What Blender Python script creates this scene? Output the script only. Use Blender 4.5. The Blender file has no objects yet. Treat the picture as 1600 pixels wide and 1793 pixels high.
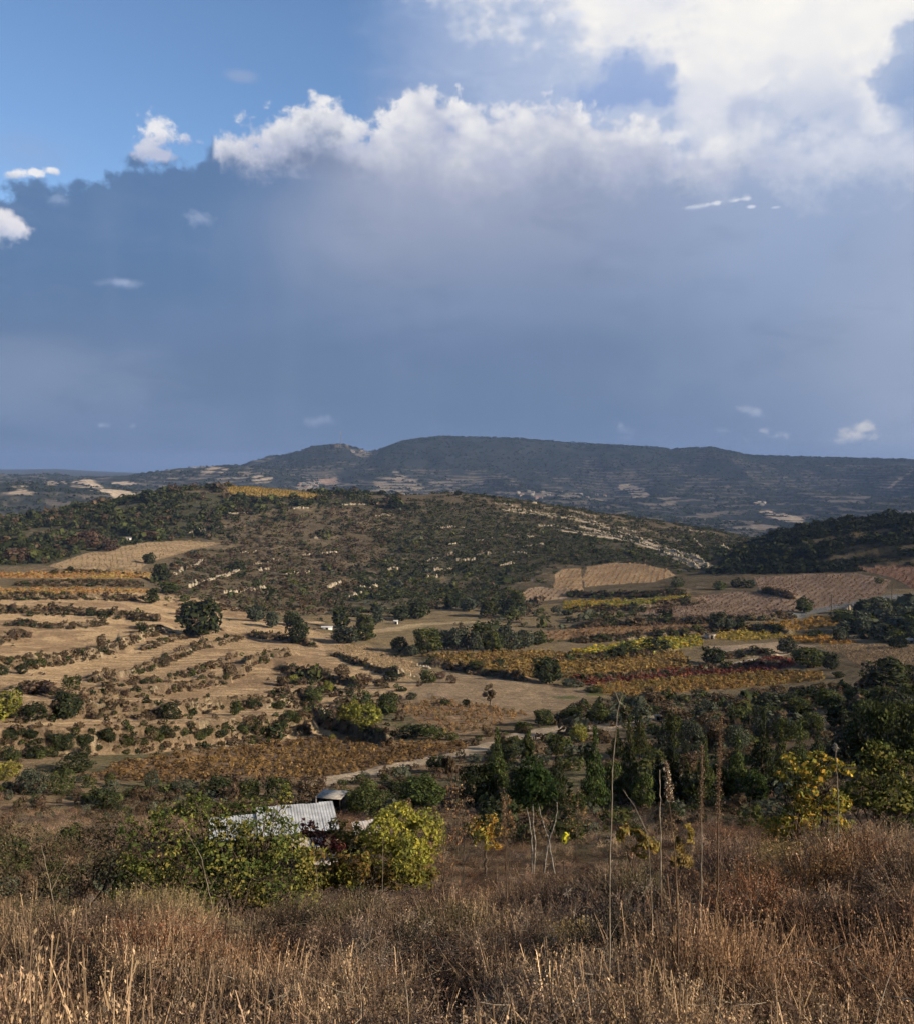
import bpy, math, random
import numpy as np
from mathutils import Vector

scene = bpy.context.scene
COL = scene.collection
# ------------------------------------------------------------------ camera, sky, sun, exposure
F = 1716.0
CAMZ = 60.0
TH = math.atan(76.5 / F)
cam_d = bpy.data.cameras.new('camera'); cam = bpy.data.objects.new('camera', cam_d); COL.objects.link(cam)
cam.location = (0, 0, CAMZ); cam.rotation_euler = (math.pi / 2 - TH, 0, 0)
cam_d.sensor_fit = 'HORIZONTAL'; cam_d.sensor_width = 36.0; cam_d.lens = 36.0 * F / 1600.0
cam_d.clip_start = 0.05; cam_d.clip_end = 60000
scene.camera = cam
scene.view_settings.view_transform = 'Standard'
scene.view_settings.look = 'None'
scene.view_settings.gamma = 1.0
scene.view_settings.use_curve_mapping = False
EXPO = 0.5
scene.view_settings.exposure = EXPO
scene.render.film_transparent = False
scene.cycles.use_denoising = True
try: scene.cycles.denoiser = 'OPENIMAGEDENOISE'
except Exception: pass
scene.cycles.use_adaptive_sampling = True
scene.cycles.adaptive_threshold = 0.03
scene.cycles.adaptive_min_samples = 8
scene.cycles.max_bounces = 4
scene.cycles.diffuse_bounces = 2
scene.cycles.glossy_bounces = 1
scene.cycles.transmission_bounces = 3
scene.cycles.volume_bounces = 0
scene.cycles.transparent_max_bounces = 4

SUN_EL = 21.5          # degrees above the horizon
SUN_AZ = 114.0         # degrees clockwise from the view direction (+Y): light from the right, a little behind
sd = bpy.data.lights.new('sun', 'SUN'); sun = bpy.data.objects.new('sun', sd); COL.objects.link(sun)
sd.energy = 5.0; sd.angle = math.radians(0.5); sd.color = (1.0, 0.86, 0.68)
_a, _e = math.radians(SUN_AZ), math.radians(SUN_EL)
SUND = Vector((math.sin(_a) * math.cos(_e), math.cos(_a) * math.cos(_e), math.sin(_e)))
sun.rotation_euler = SUND.to_track_quat('Z', 'Y').to_euler()
sun.location = (60, -10, 120)

def px2ang(px, py):
    """direction (azimuth rad, tan elevation) of a spot of the photograph"""
    px = np.asarray(px, float); py = np.asarray(py, float)
    x = px - 800.0; v = 896.5 - py
    y = F * math.cos(TH) + v * math.sin(TH)
    z = -F * math.sin(TH) + v * math.cos(TH)
    return np.arctan2(x, y), z / np.hypot(x, y)

def world2px(x, y, z):
    z = z - CAMZ
    d = y * math.cos(TH) - z * math.sin(TH)
    u = y * math.sin(TH) + z * math.cos(TH)
    d = np.where(d > 0.1, d, 0.1)
    return 800 + F * x / d, 896.5 - F * u / d

# ---- sky: Nishita with cloud layers by direction
world = bpy.data.worlds.new('World'); scene.world = world; world.use_nodes = True
nt = world.node_tree; nt.nodes.clear()

class E:
    """tiny expression builder over Math nodes"""
    def __init__(s, sock): s.s = sock
    def _b(a, b, op, c=None, clamp=False):
        n = nt.nodes.new('ShaderNodeMath'); n.operation = op; n.use_clamp = clamp
        for i, q in enumerate([a, b, c]):
            if q is None: continue
            if isinstance(q, E): nt.links.new(q.s, n.inputs[i])
            else: n.inputs[i].default_value = float(q)
        return E(n.outputs[0])
    def __add__(a, b): return E._b(a, b, 'ADD')
    __radd__ = __add__
    def __sub__(a, b): return E._b(a, b, 'SUBTRACT')
    def __rsub__(a, b): return E._b(b, a, 'SUBTRACT')
    def __mul__(a, b): return E._b(a, b, 'MULTIPLY')
    __rmul__ = __mul__
    def __truediv__(a, b): return E._b(a, b, 'DIVIDE')
def op(o, a, b=None, c=None, clamp=False): return E._b(a, b, o, c, clamp)
def sstep(x, lo, hi):
    n = nt.nodes.new('ShaderNodeMapRange'); n.interpolation_type = 'SMOOTHSTEP'
    if isinstance(x, E): nt.links.new(x.s, n.inputs['Value'])
    n.inputs['From Min'].default_value = lo; n.inputs['From Max'].default_value = hi
    return E(n.outputs['Result'])
def mixc(fac, a, b):
    n = nt.nodes.new('ShaderNodeMix'); n.data_type = 'RGBA'; n.clamp_factor = True
    nt.links.new(fac.s, n.inputs[0])
    for q, i in ((a, 6), (b, 7)):
        if isinstance(q, (tuple, list)): n.inputs[i].default_value = (*q, 1)
        else: nt.links.new(q, n.inputs[i])
    return n.outputs[2]
def curve(x, pts, xlo, xhi, ylo, yhi):
    """piecewise smooth function of x (Float Curve)"""
    n = nt.nodes.new('ShaderNodeFloatCurve')
    nt.links.new(((x - xlo) / (xhi - xlo)).s, n.inputs['Value'])
    c = n.mapping.curves[0]
    P = [((a - xlo) / (xhi - xlo), (b - ylo) / (yhi - ylo)) for a, b in pts]
    c.points[0].location = P[0]; c.points[1].location = P[-1]
    for p in P[1:-1]: c.points.new(*p)
    n.mapping.extend = 'HORIZONTAL'
    n.mapping.update()
    return E(n.outputs[0]) * (yhi - ylo) + ylo

tc = nt.nodes.new('ShaderNodeTexCoord')
sx = nt.nodes.new('ShaderNodeSeparateXYZ'); nt.links.new(tc.outputs['Generated'], sx.inputs[0])
dx, dy, dz = E(sx.outputs[0]), E(sx.outputs[1]), E(sx.outputs[2])
DEG = 180 / math.pi
A = op('ARCTAN2', dx, dy) * DEG          # azimuth in degrees
EL = op('ARCSINE', dz) * DEG             # elevation in degrees
def ae(px, py):
    a, t = px2ang(px, py); return float(a) * DEG, math.atan(float(t)) * DEG

def noise(scale, detail=6, rough=0.55, zs=1.0, dist=0.0, off=0.0, lac=2.0):
    m = nt.nodes.new('ShaderNodeMapping'); nt.links.new(tc.outputs['Generated'], m.inputs[0])
    m.inputs['Scale'].default_value = (1, 1, zs); m.inputs['Location'].default_value = (off, off * .7, off * 1.3)
    n = nt.nodes.new('ShaderNodeTexNoise'); nt.links.new(m.outputs[0], n.inputs['Vector'])
    n.inputs['Scale'].default_value = scale; n.inputs['Detail'].default_value = detail
    n.inputs['Roughness'].default_value = rough; n.inputs['Distortion'].default_value = dist
    n.inputs['Lacunarity'].default_value = lac
    return E(n.outputs[0]) - 0.5
def billow(scale, zs=1.0, off=0.0):
    m = nt.nodes.new('ShaderNodeMapping'); nt.links.new(tc.outputs['Generated'], m.inputs[0])
    m.inputs['Scale'].default_value = (1, 1, zs); m.inputs['Location'].default_value = (off, off, off)
    n = nt.nodes.new('ShaderNodeTexVoronoi'); n.feature = 'SMOOTH_F1'
    nt.links.new(m.outputs[0], n.inputs['Vector']); n.inputs['Scale'].default_value = scale
    n.inputs['Smoothness'].default_value = 0.35; n.inputs['Detail'].default_value = 1; n.inputs['Roughness'].default_value = .5
    return 0.5 - E(n.outputs['Distance'])
PXD = 1 / 29.95   # degrees per photo pixel at the centre
def ell(px, py, rx, ry, ang=0.0, warp=None, warpamt=0.0):
    """1 at the centre of an elliptic cloud, 0 on its rim, negative outside"""
    a, e = ae(px, py); k = math.cos(math.radians(a)) ** 2
    u = (A - a) / (rx * PXD * k); v = (EL - e) / (ry * PXD * max(.8, k ** .5))
    if ang:
        c, s = math.cos(math.radians(ang)), math.sin(math.radians(ang))
        ua = (A - a) * (c / (rx * PXD * k)) + (EL - e) * (s / (rx * PXD))
        va = (EL - e) * (c / (ry * PXD)) - (A - a) * (s / (ry * PXD * k))
        u, v = ua, va
    r = 1 - op('SQRT', u * u + v * v)
    if warp is not None: r = r + warp * warpamt
    return r
def smax(*q):
    r = q[0]
    for x in q[1:]: r = op('SMOOTH_MAX', r, x, 0.25)
    return r
def curve_px(pts, ylo=0, yhi=900):
    """elevation as a function of azimuth through photo points"""
    q = [ae(x, y) for x, y in pts]
    lo = min(e for _, e in q) - .5; hi = max(e for _, e in q) + .5
    return curve(A, q, q[0][0], q[-1][0], lo, hi)

n_big = noise(7, 4, .55, 1.0, 0, 3.1)
n_mid = noise(22, 6, .6, 1.1, 0, 7.7)
n_fine = noise(80, 4, .6, 1.0, 0, 1.9)
b_mid = billow(38, 1.2, .3)
n_soft = noise(4.0, 2, .5, 2.0, 0, 11.0)
n_streak = noise(26, 1, .5, .12, 0, 5.0)
n_wisp = noise(16, 5, .6, 2.6, .4, 8.0)

sky = nt.nodes.new('ShaderNodeTexSky'); sky.sky_type = 'NISHITA'; sky.sun_disc = False
sky.sun_elevation = math.radians(SUN_EL); sky.sun_rotation = math.radians(SUN_AZ)
sky.altitude = 600; sky.air_density = 1.0; sky.dust_density = .4; sky.ozone_density = 1.6
SKS = 0.15
hsv = nt.nodes.new('ShaderNodeVectorMath'); hsv.operation = 'MULTIPLY'
nt.links.new(sky.outputs[0], hsv.inputs[0]); hsv.inputs[1].default_value = (0.60, .68, .78)
cur = hsv.outputs[0]
def K(r, g, b):   # cloud colour, given as its sRGB look, relative to the background strength
    f = lambda c: ((c / 255 + .055) / 1.055) ** 2.4 if c > 10 else c / 3295
    return tuple(f(c) / SKS / 2 ** EXPO for c in (r, g, b))

# thin high veil at lower left of the blue
cur = mixc(sstep(ell(40, 262, 170, 60) + n_wisp * .8, 0, 1) * .35, cur, K(150, 170, 205))
cur = mixc(sstep(ell(425, 132, 40, 14, 0, n_wisp, 1.2), 0, .8) * .35, cur, K(170, 180, 205))
# upper grey-blue cloud sheet (right of x=600)
a600 = ae(612, 60)[0]
m2 = sstep(A - a600 + n_mid * 5 + n_big * 7 + n_wisp * 3 - (EL - 20) * .1, -2.2, 3.4)
c2 = mixc(sstep(A + n_soft * 12, -6, 10), K(128, 156, 200), K(168, 184, 216))
c2 = mixc(sstep(n_wisp + n_big * .6, -.1, .35) * .5, c2, K(176, 192, 226))
cur = mixc(m2 * .97, cur, c2)
cur = mixc(sstep(ell(1120, 90, 520, 260) + n_wisp * .8 + n_big * .6, 0, 1) * .5, cur, K(200, 211, 232))
# bright upper right mass
w1 = n_mid * 1.1 + n_fine * .5 + b_mid * .35
br = smax(ell(1400, -60, 430, 250), ell(1120, 45, 130, 70), ell(1260, 110, 110, 130), ell(1480, 60, 110, 130), ell(1290, -120, 520, 170), ell(1530, 150, 60, 80))
cur = mixc(sstep(br * 1.5 + w1 * 1.3 + n_wisp * .8, -.45, .6), cur, mixc(sstep(n_wisp + n_big + n_mid * .6, -.3, .3), K(226, 228, 236), K(255, 251, 244)))
cur = mixc(sstep(ell(1130, -10, 120, 40, 0, n_wisp, 1.5), -.2, .9) * .6, cur, K(225, 228, 240))
cur = mixc(sstep(ell(910, 38, 18, 12, 0, n_fine, 1.), -.2, .9) * .8, cur, K(212, 220, 238))
cur = mixc(sstep(ell(1000, 26, 24, 9, 0, n_fine, 1.), -.2, .9) * .7, cur, K(215, 222, 238))
# grey lumps in front of it
lump = smax(ell(1100, 120, 85, 65), ell(1150, 150, 60, 55), ell(1085, 165, 150, 40))
cur = mixc(sstep(lump + n_mid * 1.5 + n_fine * .6 + b_mid * .4 - .1, -.15, .5), cur, mixc(sstep(n_big + (EL - 22) * .05, -.3, .3), K(148, 172, 216), K(168, 186, 222)))
lump = smax(ell(1240, 190, 60, 80), ell(1222, 215, 40, 90))
cur = mixc(sstep(lump + n_mid * 1.4, 0, .5) * .55, cur, K(212, 217, 232))
lump = smax(ell(1430, 165, 95, 85), ell(1370, 190, 50, 60), ell(1480, 200, 50, 60))
cur = mixc(sstep(lump + n_mid * 1.3 + n_fine * .6 + b_mid * .4 - .1, -.1, .55) * .9, cur, mixc(sstep(EL + n_mid * 5, 17.5, 24), K(186, 197, 222), K(228, 230, 238)))
lump = smax(ell(1585, 135, 75, 75), ell(1595, 60, 60, 40), ell(1640, 150, 90, 110))
cur = mixc(sstep(lump + n_mid * 1.0 + n_fine * .5 + b_mid * .4 - .1, -.06, .3), cur, mixc(sstep(n_mid + (EL - 22) * .04, -.2, .3), K(150, 172, 210), K(182, 196, 222)))
cur = mixc(sstep(ell(1300, 192, 42, 36) + n_mid * .9 + n_fine * .8, -.1, .6) * .75, cur, mixc(sstep(n_mid + (EL - 21) * .1, -.2, .25), K(168, 182, 216), K(205, 212, 232)))

# the great bank: everything below its ragged upper edge
edge = [(-900, 330), (-300, 318), (0, 312), (60, 306), (118, 318), (170, 284), (215, 277), (245, 268), (310, 262), (350, 258), (385, 208), (450, 195),
        (525, 172), (590, 165), (618, 190), (678, 184), (705, 146), (738, 128), (772, 152), (870, 172), (975, 160), (1045, 190), (1150, 200),
        (1195, 232), (1235, 225), (1300, 205), (1400, 210), (1520, 205), (1600, 215), (1900, 200), (2600, 180)]
ed = curve_px(edge)
depth = ed - EL + n_mid * 3.4 + n_fine * 1.7 + b_mid * 1.2 - .25        # degrees below the edge
mb = sstep(depth + n_fine * 1.2, -.45, .65)
soft_right = sstep(A, 10, 16)
soft_left = 1 - sstep(A, -17, -13)
mb = mb * (1 - soft_left) + sstep(depth + n_wisp * .8, -.35, .55) * soft_left
mb = mb * (1 - soft_right) + sstep(depth, -1.6, 2.2) * soft_right
# body colour of the bank
t_el = sstep(EL + n_soft * 5, 1, 16)
left = mixc(sstep(EL + n_soft * 4, 4, 14), K(103, 126, 159), K(95, 126, 167))
mid = mixc(sstep(EL + n_soft * 5, 3, 17), K(106, 129, 162), K(148, 161, 189))
right = mixc(sstep(EL + n_soft * 5, 2, 16), K(126, 145, 177), K(160, 177, 208))
body = mixc(sstep(A + n_big * 9 + n_soft * 8, -17, -3), left, mid)
body = mixc(sstep(A + n_big * 8, 6, 20), body, right)
far_r = sstep(A + n_soft * 8 - (EL - 10) * .2, 18, 26)
body = mixc(far_r * .7, body, K(168, 181, 206))
body = mixc(sstep(ell(900, 470, 260, 150) + n_big * 1.0, -.2, 1) * .0, body, K(140, 155, 190))
body = mixc(sstep(ell(760, 330, 330, 130) + n_big * 1.2, -.1, .9) * .5, body, K(168, 174, 196))
body = mixc(sstep(n_streak + n_soft * .4, -.02, .3) * .07, body, K(158, 172, 200))
body = mixc(sstep(n_wisp + n_soft, .08, .5) * .28, body, K(140, 157, 192))
body = mixc(sstep(ell(620, 560, 520, 60, 4) + n_soft * 2.0, -.3, 1) * .25, body, K(122, 145, 184))
body = mixc(sstep(ell(30, 660, 340, 90) + n_wisp * 1.4 + n_big, -.2, 1) * .75, body, K(134, 151, 180))
body = mixc(sstep(ell(250, 740, 420, 60) + n_wisp * 1.6 + n_big, -.2, 1) * .4, body, K(122, 143, 176))
body = mixc(sstep(ell(1400, 640, 500, 120) + n_wisp * 1.4 + n_big * 1.5, -.2, 1) * .4, body, K(140, 156, 182))
body = mixc(sstep(n_wisp * 1.2 + n_big + n_mid * .4, .0, .5) * .22, body, K(86, 108, 142))
body = mixc(sstep(ell(800, 610, 600, 60) + n_wisp * 1.0, -.2, 1) * .35, body, K(98, 122, 159))
body = mixc(sstep(ell(340, 810, 150, 22) + n_wisp * .6, -.3, .8) * .5, body, K(126, 146, 182))
body = mixc(sstep(ell(400, 300, 200, 60) + n_big, -.2, 1) * .55, body, K(95, 124, 166))
body = mixc(sstep(ell(520, 275, 180, 35) + n_big * .8, -.2, 1) * .55, body, K(128, 138, 166))
# white sunlit tops of the bank, thickness varies along it
thk = curve(A, [(ae(x, 250)[0], v) for x, v in [(-300, .0), (200, .0), (238, .1), (365, .1), (390, 1.7), (500, 1.8), (590, 1.9), (620, 2.2), (680, 3.0), (740, 4.6), (850, 4.3),
            (960, 3.6), (1060, 3.2), (1120, 2.8), (1180, 2.2), (1260, 2.8), (1330, 2.0), (1430, 2.6), (1600, 2.2), (1900, 2)]], ae(-300, 250)[0], ae(1900, 250)[0], -.2, 6)
rel = (depth + n_big * 1.8 + n_mid * 1.1) / (thk * 1.15 + .05)
whm = (1 - sstep(rel, .15, 1.25)) * sstep(thk, .15, 1.0)
shade = n_mid * 1.6 + b_mid * .4 + n_wisp * .6 + b_mid * .25 - rel * .35
wc = mixc(sstep(shade, -.7, .25), K(186, 192, 214), K(242, 241, 242))
wc = mixc(sstep(A + n_big * 5, 13, 20) * .5, wc, K(214, 220, 235))
body = mixc(whm, body, wc)
cur = mixc(mb, cur, body)
# white cauliflower at left of the bank, small bright scraps
def puff(pieces, amt, lo, hi, col_hi, col_lo, fac=1.0, wn=None, sh=None):
    global cur
    q = smax(*[ell(*p) for p in pieces]) if len(pieces) > 1 else ell(*pieces[0])
    w = (n_mid * 1.7 + n_fine * 1.6 + b_mid * .4 - .05) if wn is None else wn
    m = sstep(q + w * amt, lo - .12, hi + .2)
    e0 = ae(*pieces[0][:2])[1]; ry = max(p[3] for p in pieces) * PXD
    c = mixc(sstep((EL - e0) * (1 / ry) + n_mid * 2 + n_fine, -.9, .4), K(*col_lo), K(*col_hi))
    cur = mixc(m * fac, cur, c)
puff([(285, 235, 46, 36), (262, 252, 30, 30), (325, 248, 32, 20), (275, 268, 45, 16)], 1.1, -.02, .35, (238, 238, 242), (186, 194, 218))
puff([(28, 303, 38, 9, 8), (60, 302, 22, 8)], 1.2, 0, .4, (240, 240, 244), (200, 206, 222))
puff([(92, 298, 18, 8)], 1.0, 0, .4, (240, 240, 244), (200, 206, 222))
puff([(15, 398, 50, 26), (5, 385, 30, 22), (-60, 400, 80, 40)], .8, -.02, .25, (232, 230, 236), (170, 184, 212))
puff([(210, 495, 44, 10)], 1.0, 0, .8, (166, 182, 212), (130, 150, 190), .7)
puff([(348, 385, 36, 20)], 1.6, .1, .9, (160, 176, 206), (125, 148, 188), .55)
puff([(105, 350, 22, 14)], 1.6, .1, .9, (150, 172, 206), (125, 148, 188), .6)
puff([(1245, 357, 64, 7, 8), (1290, 350, 26, 5, 4), (1210, 364, 34, 5)], 1.2, .05, .7, (228, 231, 239), (168, 182, 210), .9)
puff([(1315, 362, 9, 4)], .5, 0, .5, (215, 220, 235), (170, 184, 214)); puff([(1358, 363, 12, 3)], .5, 0, .5, (200, 208, 228), (170, 184, 214))
puff([(1500, 764, 50, 15), (1512, 750, 26, 16), (1468, 772, 32, 9)], 1.2, 0, .6, (215, 214, 216), (165, 178, 200))
puff([(1352, 765, 40, 15), (1335, 755, 20, 8)], 1.6, 0, .8, (196, 202, 214), (150, 165, 192), .9)
puff([(1318, 722, 32, 10, -20)], 1.6, 0, .8, (170, 182, 204), (140, 156, 186), .8)
puff([(1085, 745, 30, 20, -30), (1092, 768, 24, 10)], 1.6, 0, .9, (172, 184, 206), (134, 152, 186), .8)
puff([(570, 736, 46, 15)], 1.6, .0, .9, (150, 166, 194), (120, 140, 178), .7)
puff([(178, 745, 20, 8), (232, 746, 14, 8)], 1.4, .0, .9, (158, 174, 204), (118, 138, 178), .75)
puff([(1262, 754, 20, 7)], 1.4, .0, .9, (150, 166, 194), (134, 152, 186), .8)
bg = nt.nodes.new('ShaderNodeBackground'); bg.inputs['Strength'].default_value = SKS
# clouds only in the sky hemisphere ahead; behind the viewer the Nishita sky, dimmed to deepen the shade
ahead = sstep(dy, -.25, .1)
bk = nt.nodes.new('ShaderNodeVectorMath'); bk.operation = 'MULTIPLY'; nt.links.new(sky.outputs[0], bk.inputs[0]); bk.inputs[1].default_value = (.28, .26, .24)
cur = mixc(sstep(ell(1390, 20, 330, 200), 0, 1) * .55, cur, K(255, 252, 246))
fin = mixc(ahead, bk.outputs[0], cur)
nt.links.new(fin, bg.inputs['Color'])
wo = nt.nodes.new('ShaderNodeOutputWorld'); nt.links.new(bg.outputs[0], wo.inputs['Surface'])
world.cycles.sampling_method = 'MANUAL'; world.cycles.sample_map_resolution = 512
# ------------------------------------------------------------------ numpy helpers
rng = np.random.default_rng(7)
def hash2(ix, iy, seed):
    h = (ix.astype(np.int64) * 374761393 + iy.astype(np.int64) * 668265263 + seed * 1274126177) & 0xffffffff
    h = ((h ^ (h >> 13)) * 1274126177) & 0xffffffff
    h = (h ^ (h >> 16)) & 0xffffffff
    return h / 4294967295.0
def vnoise(x, y, seed=0):
    x = np.asarray(x, float); y = np.asarray(y, float)
    ix = np.floor(x); iy = np.floor(y); fx = x - ix; fy = y - iy
    fx = fx * fx * (3 - 2 * fx); fy = fy * fy * (3 - 2 * fy)
    a = hash2(ix, iy, seed); b = hash2(ix + 1, iy, seed); c = hash2(ix, iy + 1, seed); d = hash2(ix + 1, iy + 1, seed)
    return (a + (b - a) * fx) * (1 - fy) + (c + (d - c) * fx) * fy
def fbm(x, y, oct=4, seed=0, gain=.5):
    s = 0; a = 1; t = 0
    for k in range(oct):
        s = s + a * vnoise(x * 2 ** k, y * 2 ** k, seed + k * 17); t += a; a *= gain
    return s / t - .5            # about -.5 .. .5
def smooth(x, a, b):
    t = np.clip((x - a) / (b - a), 0, 1); return t * t * (3 - 2 * t)
def inpoly(px, py, poly):
    px = np.asarray(px); py = np.asarray(py); ins = np.zeros(px.shape, bool); n = len(poly)
    for i in range(n):
        x1, y1 = poly[i]; x2, y2 = poly[(i + 1) % n]
        if y1 == y2: continue
        c = (y1 > py) != (y2 > py)
        ins ^= c & (px < (x2 - x1) * (py - y1) / (y2 - y1) + x1)
    return ins
def srgb(r, g, b):
    f = lambda c: ((c / 255 + .055) / 1.055) ** 2.4 if c > 10 else c / 3295
    return (f(r), f(g), f(b))

# ------------------------------------------------------------------ terrain
# structure lines of the land: distance in metres -> the height (as photo row) of the ground there, along seven to thirteen bearings
PX = [-500, 0, 200, 400, 600, 800, 1000, 1200, 1300, 1400, 1600, 2100]
LINES = [   # (distance, rows per bearing)
    (16,  [1675, 1675, 1678, 1688, 1658, 1648, 1625, 1585, 1575, 1572, 1545, 1530]),
    (31,  [1670, 1670, 1670, 1675, 1652, 1640, 1625, 1600, 1592, 1588, 1568, 1552]),
    (58,  [1505, 1505, 1505, 1500, 1495, 1490, 1485, 1470, 1465, 1460, 1450, 1440]),
    (84,  [1428, 1428, 1425, 1420, 1410, 1405, 1408, 1402, 1396, 1390, 1370, 1350]),
    (115, [1348, 1348, 1348, 1350, 1345, 1335, 1330, 1322, 1316, 1310, 1285, 1260]),
    (160, [1265, 1265, 1268, 1278, 1280, 1270, 1268, 1262, 1256, 1248, 1225, 1200]),
    (240, [1165, 1165, 1170, 1180, 1185, 1180, 1188, 1195, 1192, 1188, 1172, 1160]),
    (330, [1085, 1085, 1090, 1100, 1108, 1112, 1112, 1112, 1112, 1112, 1108, 1100]),
    (400, [1035, 1035, 1040, 1060, 1075, 1078, 1072, 1062, 1062, 1064, 1060, 1055]),
    (480, [1000, 1000, 1000, 1020, 1042, 1042, 1035, 1022, 1020, 1018, 1016, 1012]),
    (550, [972, 975, 975, 985, 1000, 1005, 1000, 990, 975, 960, 950, 940]),
    (625, [945, 950, 940, 938, 945, 955, 962, 975, 958, 917, 899, 890]),
    (715, [930, 930, 905, 888, 895, 910, 928, 960, 965, 935, 915, 905]),
    (810, [925, 911, 880, 851, 862, 862, 890, 921, 938, 960, 950, 940]),
    (1000, [960, 945, 905, 875, 880, 880, 900, 935, 950, 985, 980, 970]),
    (1450, [965, 960, 950, 940, 940, 945, 948, 955, 958, 960, 960, 950]),
    (2100, [850, 846, 852, 885, 895, 898, 902, 912, 918, 922, 918, 905]),
    (2600, [872, 868, 868, 868, 872, 876, 884, 892, 898, 900, 890, 880]),
    (3300, [860, 855, 846, 822, 832, 838, 846, 852, 856, 858, 856, 850]),
    (4200, [840, 840, 834, 824, 775, 764, 773, 783, 795, 798, 802, 806]),
    (5600, [838, 836, 834, 826, 800, 795, 795, 800, 806, 812, 815, 818]),
    (9500, [822, 822, 829, 828, 827, 826, 826, 826, 826, 826, 826, 826]),
    (14000, [835] * 12)]
AZ_F = np.radians(np.linspace(-29.5, 29.5, 900))
AZ = np.concatenate([np.radians(np.linspace(-180, -30, 70)), AZ_F, np.radians(np.linspace(30, 180, 70))])
RR = np.concatenate([np.geomspace(.6, 45, 200, endpoint=False), np.geomspace(45, 900, 760, endpoint=False),
                     np.geomspace(900, 1900, 50, endpoint=False), np.geomspace(1900, 4600, 300, endpoint=False), np.geomspace(4600, 14000, 50)])
NA, NR = len(AZ), len(RR)
azc = np.clip(AZ, math.radians(-33), math.radians(33))
# fine crest outlines of the hills, as measured
CREST = {810: [(-400, 925), (0, 913), (60, 906), (120, 892), (200, 882), (250, 872), (300, 860), (370, 853), (430, 853), (500, 856), (560, 863), (640, 868), (700, 869),
               (800, 864), (880, 873), (960, 886), (1050, 901), (1150, 914), (1250, 931), (1320, 945)],
         4200: [(-300, 838), (240, 836), (330, 834), (400, 826), (418, 822), (440, 812), (470, 802), (500, 799), (528, 792), (545, 784), (575, 781), (600, 780), (625, 787), (645, 794),
                (662, 790), (690, 778), (710, 772), (740, 768), (775, 765), (850, 767), (900, 768), (960, 773), (1050, 779), (1140, 783), (1170, 787), (1245, 784), (1275, 790),
                (1310, 798), (1400, 801), (1500, 803), (1600, 806), (1800, 806)],
         9500: [(-200, 820), (20, 822), (100, 821), (150, 824), (240, 828), (300, 829), (2000, 826)]}
def line_z(r, rows):
    pts = sorted((float(px2ang(x, y)[0]), float(px2ang(x, y)[1])) for x, y in (CREST[r] + [(x, y) for x, y in zip(PX, rows) if x > CREST[r][-1][0] or x < CREST[r][0][0]] if r in CREST else zip(PX, rows)))
    a = [p[0] for p in pts]; t = [p[1] for p in pts]
    az = azc
    te = np.interp(az, a, t)
    if r not in CREST:       # round the joints between bearings
        k = np.hanning(121); k /= k.sum(); te = np.convolve(np.pad(te, 60, 'edge'), k, 'valid')
    return te * r
knots_r = np.array([.3, 1.2, 4, 9] + [l[0] for l in LINES], float)
ZK = np.zeros((len(knots_r), NA))
ZK[0] = -1.62; ZK[1] = -1.68; ZK[2] = -2.8; ZK[3] = -4.85
for k, (r, rows) in enumerate(LINES): ZK[k + 4] = line_z(r, rows)
# let the near rows follow the brow so that the bank tilts to the left as it does there
tilt = (ZK[4] - ZK[4].mean())
ZK[3] += tilt * .45; ZK[2] += tilt * .12
LK = np.log(knots_r); LR = np.log(RR)
def pchip(xk, yk, x):
    h = np.diff(xk)[:, None]; d = np.diff(yk, axis=0) / h
    m = np.zeros_like(yk)
    w1 = 2 * h[1:] + h[:-1]; w2 = h[1:] + 2 * h[:-1]
    ok = d[1:] * d[:-1] > 0
    with np.errstate(divide='ignore', invalid='ignore'):
        mm = (w1 + w2) / (w1 / d[:-1] + w2 / d[1:])
    m[1:-1] = np.where(ok, mm, 0); m[0] = d[0]; m[-1] = d[-1]
    i = np.clip(np.searchsorted(xk, x) - 1, 0, len(xk) - 2)
    t = ((x - xk[i]) / h[i, 0])[:, None]; hh = h[i]
    return (yk[i] * (1 + 2 * t) * (1 - t) ** 2 + hh * m[i] * t * (1 - t) ** 2 + yk[i + 1] * t * t * (3 - 2 * t) + hh * m[i + 1] * t * t * (t - 1))
Z = pchip(LK, ZK, LR)                     # (NR, NA), relative to the eye
X = RR[:, None] * np.sin(AZ)[None, :]; Y = RR[:, None] * np.cos(AZ)[None, :]
Rg = np.broadcast_to(RR[:, None], Z.shape)
Z = Z + fbm(X / 2.2, Y / 2.2, 3, 5) * .35 * smooth(Rg, 3, 9) * (1 - smooth(Rg, 200, 400))
Z = Z + fbm(X / 28, Y / 28, 4, 9) * 2.6 * smooth(Rg, 60, 260)  * (1 - smooth(Rg, 700, 900) * .8)
Z = Z + fbm(X / 120, Y / 120, 4, 11) * 9 * smooth(Rg, 380, 600) * (1 - smooth(Rg, 690, 800) * .9)
# gullies and spurs on the far ridge
spur = np.abs(fbm(X / 420, Y / 900, 3, 21)) * 2
Z = Z + fbm(X / 170, Y / 170, 4, 25) * 22 * smooth(Rg, 1450, 1700) * (1 - smooth(Rg, 1900, 2080))
fz = smooth(Rg, 2150, 2700) * (1 - smooth(Rg, 3800, 4150))
Z = Z + (.35 - spur) * 62 * fz + fbm(X / 90, Y / 90, 4, 23) * 14 * smooth(Rg, 1900, 2300) * (1 - smooth(Rg, 3900, 4150) * .9)
Z0 = Z.copy()
TE0 = np.maximum.accumulate(Z0 / Rg, axis=0)   # sight line, only for looking places up

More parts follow.
